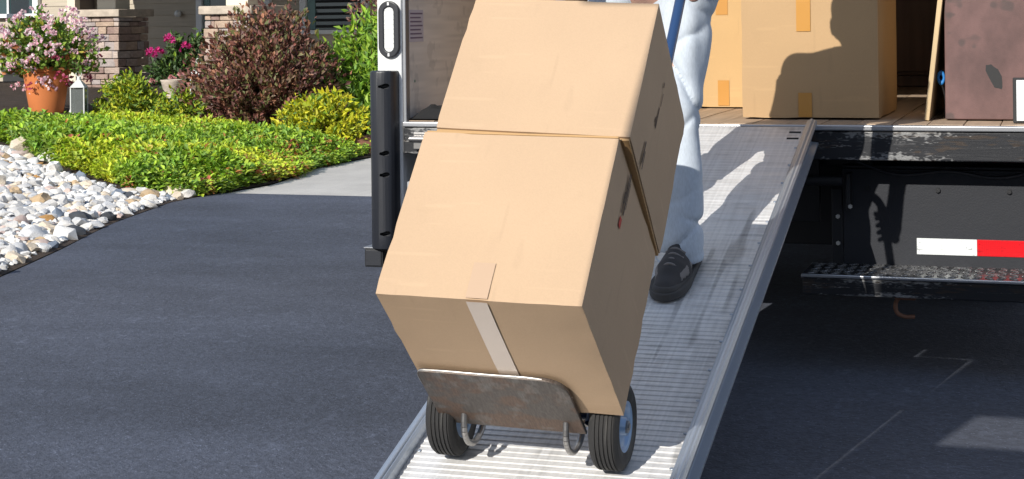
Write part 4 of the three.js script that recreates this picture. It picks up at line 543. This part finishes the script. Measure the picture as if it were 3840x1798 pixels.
{
  const px = -8.55, pz = -11.5, t = thing('rose_bush', 'dark leafy rose bush with magenta blooms between the two pillars', 'shrub', [px, bedY(px, pz), pz]);
  const [lg, sg] = shrubParts({ seed: 55, twigs: 130, leaves: 26, rx: 0.42, rz: 0.35, h: 0.72, len: 0.075, wid: 0.55, jit: 0.04, from: 0.1, colors: [[0.05, 0.11, 0.022], [0.065, 0.14, 0.025], [0.04, 0.09, 0.02]], alt: 0.12, altColors: GREEN, low: 0.35 }); part('foliage', lg, M.leaf, t); part('stems', sg, M.twig, t);
  const mg = [0, 1].map(k => bloomGeo(0.062, 14, 4, [[0.62, 0.015, 0.22], [0.7, 0.03, 0.3]], 90 + k)), pg = bloomGeo(0.05, 12, 4, [[0.72, 0.3, 0.32], [0.78, 0.42, 0.42]], 95);
  for (const [x, y, z, m] of [[-0.26, 0.5, 0.26, 0], [-0.16, 0.5, 0.28, 1], [0.0, 0.66, 0.3, 0], [0.2, 0.56, 0.3, 1], [0.06, 0.22, 0.36, 2], [0.18, 0.26, 0.36, 2], [-0.2, 0.18, 0.34, 2], [0.3, 0.24, 0.3, 2]]) { const f = part('rose', m === 2 ? pg : mg[m], M.petal, t); f.position.set(x, y, z); f.scale.setScalar(m === 2 ? 0.9 : 1.1); }
}
function lantern(label, x, z, h, yaw, y = bedY(x, z)) {
  const t = thing('garden_lantern', label, 'lantern', [x, y, z], 'white metal lanterns'); t.rotation.y = yaw; const k = h / 0.42, w = 0.062 * k;
  part('base', bxx(-w - 0.008, w + 0.008, 0, 0.02 * k, -w - 0.008, w + 0.008, 0.003), M.lanternMetal, t);
  for (const a of [-1, 1]) for (const b of [-1, 1]) part('corner_post', bxx(a * w - 0.006, a * w + 0.006, 0.02 * k, 0.27 * k, b * w - 0.006, b * w + 0.006, 0.002), M.lanternMetal, t);
  for (const yy of [0.024, 0.26]) part('rail', bxx(-w, w, yy * k, yy * k + 0.014, -w - 0.004, -w + 0.004, 0.001), M.lanternMetal, t);
  for (const [rx, rz, ry] of [[0, w, 0], [0, -w, 0], [w, 0, 1], [-w, 0, 1]]) { const p = part('glass_pane', new THREE.BoxGeometry(2 * w - 0.012, 0.22 * k, 0.002), M.lanternGlass, t); p.position.set(rx, 0.15 * k, rz); p.rotation.y = ry * Math.PI / 2; }
  part('candle', new THREE.CylinderGeometry(0.028 * k, 0.028 * k, 0.13 * k, 16).translate(0, 0.085 * k, 0), mat(0.3, 0.27, 0.22), t);
  part('roof', toCreasedNormals(flat(new THREE.CylinderGeometry(0.018 * k, w * 1.62, 0.075 * k, 4, 1)), 0.2).rotateY(Math.PI / 4).translate(0, 0.312 * k, 0), M.lanternMetal, t);
  part('chimney', new THREE.CylinderGeometry(0.016 * k, 0.02 * k, 0.03 * k, 10).translate(0, 0.36 * k, 0), M.lanternMetal, t);
  part('ring_handle', new THREE.TorusGeometry(0.026 * k, 0.005, 8, 20).translate(0, 0.398 * k, 0), M.lanternMetal, t);
}
lantern('white metal lantern standing beside the orange clay pot', -7.98, -8.42, 0.44, 0.3);
lantern('white metal lantern half hidden by the barberry bush at the second pillar', -8.02, -10.9, 0.5, 0.2);
{ const t = thing('stone_urn', 'small pale pot under the rose bush', 'pot', [-8.42, bedY(-8.42, -11.0), -11.0]); part('urn', new THREE.LatheGeometry([[0, 0], [0.08, 0], [0.085, 0.03], [0.06, 0.06], [0.1, 0.12], [0.12, 0.2], [0.13, 0.22], [0.11, 0.225], [0.1, 0.19], [0, 0.18]].map(([x, y]) => new THREE.Vector2(x, y)), 24), M.capStone, t); }

// ---------------------------------------------------------------- rock bed and ground cover
const inPoly = (x, z, P) => { let c = false; for (let i = 0, j = P.length - 1; i < P.length; j = i++) { const [xi, zi] = P[i], [xj, zj] = P[j]; if ((zi > z) !== (zj > z) && x < (xj - xi) * (z - zi) / (zj - zi) + xi) c = !c; } return c; };
const COVER = [[-9.8, -7.5], [-7.9, -7.0], [-7.6, -7.3], [-7.4, -7.55], [-7.1, -7.72], [-6.8, -7.95], [-6.42, -8.05], [-6.08, -8.2], [-5.76, -8.3], [-5.36, -8.35], [-4.88, -8.45], [-4.76, -7.2], [-4.5, -5.8], [-4.6, -4.66], [-5.08, -4.55], [-5.97, -5.1], [-6.48, -5.45], [-7.05, -5.9], [-8.2, -6.6], [-9.8, -7.2]];
const ROCKS = [[-4.66, -4.7], [-4.66, -4.2], [-4.44, -3.17], [-4.06, -1.98], [-3.8, -1.08], [-3.48, 0], [-3.15, 1.2], [-5.2, 1.2], [-6.2, -2], [-8.2, -5.4], [-9.2, -7.2], [-8.2, -6.55], [-7.05, -5.7], [-6.48, -5.3], [-5.97, -4.95], [-5.08, -4.4]];
const rockG = []; for (let k = 0; k < 9; k++) { const g = mergeVertices(new THREE.IcosahedronGeometry(1, 1).deleteAttribute('uv').deleteAttribute('normal')); const p = g.attributes.position, s = V(1, [0.62, 0.75, 0.5][k % 3], [0.8, 0.65, 0.9][(k / 3) | 0]); for (let i = 0; i < p.count; i++) { const v = V().fromBufferAttribute(p, i), f = 1 + 0.5 * n3(v.x * 1.3 + k * 7, v.y * 1.3, v.z * 1.3) + 0.22 * n3(v.x * 3 + k, v.y * 3, v.z * 3); v.multiplyScalar(f).multiply(s); p.setXYZ(i, v.x, v.y, v.z); } g.computeVertexNormals(); rockG.push(toCreasedNormals(uvm(g, 2), k % 2 ? 0.45 : 0.75)); }
const rockTex = tex(256, (u, v, q) => { const g = 0.92 + 0.3 * (fb(u, v, 5, 5, 2) - 0.5) + 0.1 * (q - 0.5); return lin(g, g, g); });
const TINT = [['white', [0.78, 0.75, 0.7]], ['white', [0.84, 0.82, 0.78]], ['pale grey', [0.58, 0.58, 0.58]], ['pale grey', [0.66, 0.64, 0.61]], ['cream', [0.72, 0.61, 0.47]], ['tan', [0.52, 0.38, 0.23]], ['pinkish', [0.62, 0.48, 0.42]], ['slate blue', [0.22, 0.26, 0.32]], ['dark', [0.06, 0.065, 0.075]], ['orange', [0.5, 0.27, 0.09]]];
const TW = [0.2, 0.22, 0.13, 0.15, 0.12, 0.05, 0.06, 0.04, 0.015, 0.015];
const rockM = TINT.map(([, c]) => mat(...c, { map: rockTex, roughness: 0.85, bumpMap: stoneBump, bumpScale: 0.003 }));
{
  reseed(71); const list = [], cell = new Map(); let tries = 0;
  const placed = (x, z, r) => { const ci = Math.floor(x / 0.25), cj = Math.floor(z / 0.25); for (let i = -1; i <= 1; i++) for (let j = -1; j <= 1; j++) for (const [a, b, c] of cell.get((ci + i) + ',' + (cj + j)) || []) if (Math.hypot(a - x, b - z) < (c + r) * 0.68) return true; return false; };
  const put = (x, z, r, c) => { list.push([x, z, r, c]); const k = Math.floor(x / 0.25) + ',' + Math.floor(z / 0.25); if (!cell.has(k)) cell.set(k, []); cell.get(k).push([x, z, r]); };
  const tint = () => { let q = rnd(), k = 0; while (k < 9 && (q -= TW[k]) > 0) k++; return k; };
  // stones that stand out in the photograph
  const special = [[-4.52, -3.0, 0.085, 8, 'dark blue grey stone in the rock bed near the driveway edge'], [-4.47, -3.22, 0.055, 8, 'small black stone right beside the dark blue grey one'], [-4.66, -2.85, 0.06, 9, 'orange brown stone among the pale stones of the rock bed'], [-3.84, -1.12, 0.09, 8, 'black stone at the lower left end of the rock bed by the driveway'], [-6.65, -5.6, 0.15, 4, 'large cream boulder at the upper left edge of the rock bed'], [-6.28, -5.35, 0.12, 1, 'white boulder at the tip of the ground cover'], [-4.8, -4.66, 0.1, 4, 'long cream stone where the green ground cover meets the driveway'], [-5.1, -3.45, 0.075, 5, 'flat tan stone in the middle of the rock bed'], [-4.86, -4.75, 0.07, 6, 'pinkish stone beside the long cream one at the driveway corner']];
  for (const [x, z, r, c, l] of special) { put(x, z, r, c); list[list.length - 1].push(l); }
  while (tries++ < 130000 && list.length < 5200) { const x = rr(-9.2, -3.1), z = rr(-7.2, 1.2); if (!inPoly(x, z, ROCKS)) continue; const big = tries < 22000, r = big ? rr(0.03, 0.062) * (rnd() < 0.08 ? 1.5 : 1) : rr(0.016, 0.03); if (x + r * 0.8 > edgeX(z) + (!big && rnd() < 0.15 ? 0.06 : 0)) continue; if (!placed(x, z, r)) put(x, z, r, tint()); }
  const view = (x, z) => { const dx = x - 1.152, dz = z - 5.872, f = -dx * 0.3102 - dz * 0.9507, l = dx * 0.9507 - dz * 0.3102; return [l / f, f]; };
  list.forEach(o => { const [l, f] = view(o[0], o[1]); o.rank = o[4] ? 9 : l > -0.33 ? o[2] / f : 0; }); list.sort((a, b) => b.rank - a.rank);
  const rest = [], m4 = new THREE.Matrix4(), q = new THREE.Quaternion();
  list.forEach(([x, z, r, c, l], i) => {
    const geo = rockG[i % 9], e = new THREE.Euler(rr(-0.35, 0.35), rr(0, 6.28), rr(-0.35, 0.35)), y = bedY(x, z) + r * 0.22;
    if (i < 290) { const o = part('landscape_stone', geo, rockM[c]); o.position.set(x, y, z); o.rotation.copy(e); o.scale.set(r, r * rr(0.8, 1.1), r); tag(o, l || (r > 0.072 ? 'large ' : r < 0.046 ? 'small ' : '') + TINT[c][0] + [' rounded', ' flat', ' angular'][i % 3] + ' stone ' + (edgeX(z) - x < 0.22 ? 'at the driveway edge of the rock bed' : inPoly(x - 0.25, z - 0.3, COVER) || inPoly(x, z - 0.35, COVER) ? 'of the rock bed, next to the ground cover' : z > -2.6 ? 'in the near part of the rock bed' : z > -4 ? 'in the middle of the rock bed' : 'in the far part of the rock bed'), 'stone', 'landscape stones of the rock bed'); }
    else rest.push([m4.clone().compose(V(x, y, z), q.clone().setFromEuler(e), V(r, r * rr(0.8, 1.1), r)), TINT[c][1], i % 9]);
  });
  const geos = rest.map(([m, c, k]) => { const g = rockG[k].clone(); g.applyMatrix4(m); return g; }); void geos;
  const inst = new THREE.InstancedMesh(rockG[0], mat(1, 1, 1, { map: rockTex, roughness: 0.85 }), rest.length); rest.forEach(([m, c], i) => { inst.setMatrixAt(i, m); inst.setColorAt(i, new THREE.Color().setRGB(...c)); }); inst.name = 'small_stones'; inst.castShadow = inst.receiveShadow = true; scene.add(inst); tag(inst, 'small pale stones filling the rock bed between the larger ones', 'stones', null, 'stuff');
}
// garden boulders among the shrubs
for (const [x, z, r, c, l] of [[-8.12, -8.62, 0.12, 1, 'white stone at the foot of the lantern'], [-6.75, -8.92, 0.15, 1, 'white stone at the left foot of the barberry bush'], [-6.5, -8.85, 0.13, 4, 'cream stone under the barberry bush'], [-6.28, -8.8, 0.1, 6, 'pinkish stone under the barberry bush'], [-7.25, -8.62, 0.09, 1, 'white stone between the two low yellow green shrubs']]) { const o = part('garden_boulder', rockG[(r * 100 | 0) % 9], rockM[c]); o.position.set(x, bedY(x, z) + r * 0.3, z); o.scale.setScalar(r); o.rotation.set(0.2, x * 9, 0.1); tag(o, l, 'stone', 'stones among the shrubs'); }
{ // ground cover: leafy rosettes
  const rose = [0, 1, 2].map(k => { reseed(200 + k); const L = Leaves(); for (let i = 0; i < 34; i++) { const az = rr(0, 6.28), tilt = rr(-0.1, 1.0), d = V(Math.cos(az) * Math.cos(tilt), Math.sin(tilt), Math.sin(az) * Math.cos(tilt)), sd = V(-Math.sin(az), rr(-0.4, 0.4), Math.cos(az)).normalize(), o = V(rr(-0.05, 0.05), rr(0.0, 0.12), rr(-0.05, 0.05)); leaf(L, o, d, sd, rr(0.024, 0.05), rr(0.018, 0.03), vary([1, 1, 1], 0.28)); } return leafGeo(L); });
  reseed(301); const pts = []; while (pts.length < 9500) { const x = rr(-11, -4.6), z = rr(-9.2, -4.5); if (!inPoly(x, z, COVER)) continue; if (x > edgeX(z) + 0.02) continue; pts.push([x, z]); }
  const C = [[0.27, 0.42, 0.026], [0.36, 0.5, 0.028], [0.47, 0.56, 0.026], [0.18, 0.33, 0.028], [0.55, 0.58, 0.024]];
  rose.forEach((g, k) => { const sub = pts.filter((_, i) => i % 3 === k), im = new THREE.InstancedMesh(g, M.leaf, sub.length), m = new THREE.Matrix4(), q = new THREE.Quaternion(); sub.forEach(([x, z], i) => { const lumpy = 0.75 + 0.5 * (0.5 + n3(x * 1.1, 3, z * 1.1)), s = rr(0.55, 1.35) * lumpy, e = smooth(0, 0.5, edgeX(z) - x); q.setFromEuler(new THREE.Euler(rr(-0.3, 0.3), rr(0, 6.28), rr(-0.3, 0.3))); im.setMatrixAt(i, m.compose(V(x, bedY(x, z) + 0.005, z), q, V(s, s * (0.55 + 0.6 * e), s))); const patch = n3(x * 0.8 + 9, 1, z * 0.8), c = rnd() < (edgeX(z) - x < 0.35 && rnd() < 0.6 ? 0.2 : 0.025) ? pick([[0.5, 0.2, 0.05], [0.45, 0.12, 0.06], [0.5, 0.36, 0.05]]) : vary(pick(patch > 0.1 ? [C[1], C[2], C[4]] : [C[0], C[1], C[3]]), 0.25); im.setColorAt(i, new THREE.Color().setRGB(...c)); }); im.name = k ? 'ground_cover_00' + k : 'ground_cover'; im.castShadow = im.receiveShadow = true; scene.add(im); tag(im, ['low bright green ground cover spreading between rock bed and concrete path', 'low bright green ground cover spreading between rock bed and concrete path', 'low bright green ground cover spreading between rock bed and concrete path'][k], 'ground cover', 'ground cover plants', 'stuff'); });
}

// ---------------------------------------------------------------- house with porch
{
  const hs = thing('house', 'tan sided house with stone porch pillars behind the garden', 'house', [-8, 0.42, -15]); hs.rotation.y = -0.12; reseed(401);
  const wall = part('front_wall', bxx(-8, 5, -0.6, 2.75, -0.3, -0.03), M.mortar, hs);
  for (let k = 0; k < 20; k++) { const g = bxx(-8, 5, -0.004, 0.172, -0.011, 0.011, 0.002); g.rotateX(-0.07); g.translate(0, -0.55 + k * 0.165, 0); part('siding_board', g, M.siding[(k * 7) % 3], wall); }
  part('side_wall', bxx(-8, -7.7, -0.6, 2.75, -7, -0.31), M.siding[0], hs); part('side_wall', bxx(4.7, 5, -0.6, 2.75, -7, -0.31), M.siding[0], hs); part('rear_wall', bxx(-8, 5, -0.6, 2.75, -7.3, -7.01), M.siding[0], hs);
  // porch roof, main roof and the sunlit left wing
  const slope = (pts, x0, x1) => { const sh = new THREE.Shape(); pts.forEach(([a, b], i) => i ? sh.lineTo(a, b) : sh.moveTo(a, b)); sh.closePath(); const g = new THREE.ExtrudeGeometry(sh, { depth: x1 - x0, bevelEnabled: false }); g.rotateY(-Math.PI / 2); g.translate(x1, 0, 0); return uvm(g); }; // shape x -> z
  part('porch_roof', slope([[4.9, 2.42], [4.9, 2.56], [-0.02, 3.4], [-0.02, 2.76]], -3.9, 6), M.roof, hs);
  part('main_roof', slope([[0.9, 2.84], [0.9, 2.96], [-3.4, 5.2], [-7.8, 2.96], [-7.8, 2.84]], -8.4, 5.4), M.roof, hs);
  const wing = part('wing_wall', bxx(-8, -4.25, -0.6, 2.7, 0.02, 0.55), M.mortar, hs);
  for (let k = 0; k < 20; k++) { const g = bxx(-8, -4.2, -0.004, 0.172, -0.011, 0.011, 0.002); g.rotateX(-0.07); g.translate(0, -0.55 + k * 0.163, 0.575); part('siding_board', g, M.siding[k % 3], wing); }
  part('corner_trim', bxx(-4.26, -4.12, -0.5, 2.7, 0.5, 0.61), M.cream, wing);
  part('porch_floor', bxx(-4.4, 2.6, -0.25, -0.06, 0.02, 4.4), M.concrete, hs);
  const win = (x0, x1, y0, y1, o = {}) => {
    const w = part('window', merge([bxx(x0, x0 + 0.1, y0, y1, 0, 0.07), bxx(x1 - 0.1, x1, y0, y1, 0, 0.07), bxx(x0 + 0.1, x1 - 0.1, y1 - 0.1, y1, 0, 0.068), bxx(x0 - 0.03, x1 + 0.03, y0 - 0.06, y0 - 0.002, 0, 0.1)]), M.whitePaint, hs);
    part('pane', bxx(x0 + 0.1, x1 - 0.1, y0, y1 - 0.1, 0.012, 0.02, 0.001), M.glass, w);
    const sx = o.cols || 2, sy = o.rows || 3; for (let i = 1; i < sx; i++) part('muntin', bxx(lerp(x0 + 0.1, x1 - 0.1, i / sx) - 0.018, lerp(x0 + 0.1, x1 - 0.1, i / sx) + 0.018, y0, y1 - 0.1, 0.021, 0.045), M.whitePaint, w);
    for (let j = 1; j < sy; j++) part('muntin', bxx(x0 + 0.1, x1 - 0.1, lerp(y0, y1, j / sy) - 0.018, lerp(y0, y1, j / sy) + 0.018, 0.021, 0.043), M.whitePaint, w);
    if (o.teal) part('shade', bxx(x0 + 0.11, x0 + 0.11 + o.teal, y0 + 0.005, y1 - 0.1, 0.0205, 0.03, 0.001), M.teal, w);
    return w;
  };
  const wl = win(-5.9, -4.75, 0.98, 2.4, { cols: 2, rows: 6 }); wl.position.z = 0.59; win(-2.43, -1.2, 0.66, 2.4, { cols: 2, rows: 3, teal: 0.1 });
  const wc = win(-0.72, 0.35, 0.7, 2.4, { cols: 1, rows: 1, teal: 0.12 }); for (let k = 0; k < 18; k++) { const g = bxx(-0.48, 0.24, -0.002, 0.05, -0.004, 0.004, 0.001); g.rotateX(-0.5); g.translate(0, 0.73 + k * 0.085, 0.035); part('blind_slat', g, M.shutter, wc); }
  part('porch_light', new THREE.SphereGeometry(0.05, 16, 12).translate(-2.74, 0.95, 0.07), M.lens, hs);
  // stone pillars
  const pillar = (x0, x1, z1, top, colX0, colX1) => {
    const D = x1 - x0, z0 = z1 - D, core = part('stone_pillar', bxx(x0 + 0.05, x1 - 0.05, -0.5, top, z0 + 0.05, z1 - 0.05), M.mortar, hs, 'pillar of stacked ledge stones');
    let y = -0.2; while (y < top - 0.03) {
      const rh = Math.min(rr(0.055, 0.12), top - y);
      for (const face of [0, 1, 2, 3]) { // front, right, back, left
        let s = -0.03; while (s < D - 0.02) { const w = Math.min(rr(0.11, 0.3), D + 0.012 - s), out = rr(0.0, 0.025); if (w < 0.04) break; const g = new RoundedBoxGeometry(w - 0.009, rh - 0.009, 0.075, 1, 0.009); const p = g.attributes.position; for (let i = 0; i < p.count; i++) { const a = p.getX(i), b = p.getY(i), c = p.getZ(i); p.setXYZ(i, a + 0.006 * n3(a * 20 + s * 9, b * 20 + y * 9, c * 20), b + 0.006 * n3(a * 20, b * 20 + y * 7, s * 11), c + 0.008 * n3(a * 14 + y * 17, b * 18, s * 5)); } g.computeVertexNormals();
          const u = uvm(g); const m = part('stone', u, pick(M.stoneWarm), core); const cx = s + w / 2;
          if (face === 0) { m.position.set(x0 + cx, y + rh / 2, z1 - 0.03 + out); } else if (face === 2) { m.position.set(x0 + cx, y + rh / 2, z0 + 0.03 - out); } else if (face === 1) { m.position.set(x1 - 0.03 + out, y + rh / 2, z1 - cx); m.rotation.y = Math.PI / 2; } else { m.position.set(x0 + 0.03 - out, y + rh / 2, z1 - cx); m.rotation.y = Math.PI / 2; } s += w; }
      }
      y += rh;
    }
    part('pillar_cap', bxx(x0 - 0.07, x1 + 0.07, top + 0.004, top + 0.1, z0 - 0.07, z1 + 0.07, 0.012), M.capStone, hs);
    const cw = (x1 - x0) * 0.25, mx = colX0 ?? (x0 + x1) / 2 - cw; part('column', bxx(mx, colX1 ?? mx + 2 * cw, top + 0.1, 2.6, (z0 + z1) / 2 - cw, (z0 + z1) / 2 + cw, 0.01), M.cream, hs);
  };
  pillar(-2.6, -2.0, 2.35, 0.9); pillar(0.36, 0.94, 3.75, 0.9, 0.52, 0.82); pillar(-5.6, -5.0, 2.35, 0.9);
  part('porch_beam', bxx(-5.7, 2.6, 2.44, 2.66, 2.0, 2.2), M.cream, hs);
}

// ---------------------------------------------------------------- unseen block out of frame, shaped to shade the driveway right of the ramp
{
  const Z = 7.2, xc = c => c - 0.25 * Z, yz = z => (Z - z) * 0.548, R = 6.5;
  const ng = thing('unseen_shade_block', 'unseen flat roofed block behind the viewpoint, shaped to shade the driveway right of the ramp', 'house', [0, 0, 0]);
  const panel = (pts, d) => { const sh = new THREE.Shape(); pts.forEach(([c, z], i) => i ? sh.lineTo(xc(c), yz(z)) : sh.moveTo(xc(c), yz(z))); sh.closePath(); const g = new THREE.ExtrudeGeometry(sh, { depth: d, bevelEnabled: false }); g.translate(0, 0, Z); return uvm(g); }, RC = R + 0.25 * Z;
  part('wall', panel([[0.886, Z], [0.886, 1.46], [0.853, 1.0], [RC, 1.0], [RC, Z]], 5), mat(0.5, 0.46, 0.4, { roughness: 0.9, map: rep(stoneTex, 0.7) }), ng);
  part('shade_screen_end', panel([[0.853, 0.995], [0.825, 0.59], [0.785, -0.25], [0.785, -0.3], [1.04, -0.3], [1.04, 0.995]], 0.08), M.cream, ng);
  part('shade_screen', panel([[1.042, 0.54], [1.042, -0.3], [RC, -0.3], [RC, 0.54]], 0.08), M.cream, ng);
  part('shade_canopy', panel([[0.58, -0.303], [0.58, -0.53], [RC, -0.53], [RC, -0.303]], 0.08), M.cream, ng);
  for (let k = 0; k < 4; k++) part('screen_post', bxx(xc(2.2) + k * 1.7, xc(2.2) + k * 1.7 + 0.08, yz(1.0) + 0.003, yz(-0.53), Z + 0.083, Z + 0.16), M.cream, ng);
  const door = part('unseen_garage_door', bxx(1.2, 4.2, 0.02, 2.4, Z - 0.03, Z - 0.003), M.whitePaint, ng); for (let k = 1; k < 4; k++) part('door_groove', bxx(1.22, 4.18, k * 0.6 - 0.008, k * 0.6 + 0.008, Z - 0.033, Z - 0.029, 0.001), M.trim, door);
}
// ---------------------------------------------------------------- unseen building right of the truck, placed to throw warm light on the boxes
{
  const g = thing('unseen_garage', 'unseen cream sided building right of the truck, placed to warm the right faces of the boxes', 'unseen_garage', [6.0, 0, -2.4]);
  const wall = part('front_wall', bxx(-3.4, 3.4, 0, 3.6, -0.3, -0.03), M.mortar, g); for (let k = 0; k < 22; k++) { const b = bxx(-3.4, 3.4, -0.004, 0.172, -0.011, 0.011, 0.002); b.rotateX(-0.07); b.translate(0, 0.01 + k * 0.163, 0); part('siding_board', b, M.siding[k % 3], wall); }
  part('side_wall', bxx(-3.4, -3.2, 0, 3.58, -6, -0.31), M.siding[0], g); part('side_wall', bxx(3.2, 3.4, 0, 3.58, -6, -0.31), M.siding[0], g); part('roof', bxx(-3.7, 3.7, 3.6, 3.75, -6.3, 0.35), M.roof, g);
  const d = part('unseen_garage_door', bxx(-1.9, 1.9, 0.02, 2.3, 0.02, 0.06), M.whitePaint, g); for (let k = 1; k < 4; k++) part('door_groove', bxx(-1.88, 1.88, k * 0.57 - 0.008, k * 0.57 + 0.008, 0.0605, 0.063, 0.001), M.trim, d);
}
scene.traverse(o => { if (o.isMesh) { o.castShadow = true; o.receiveShadow = true; } });
renderer.render(scene, camera);
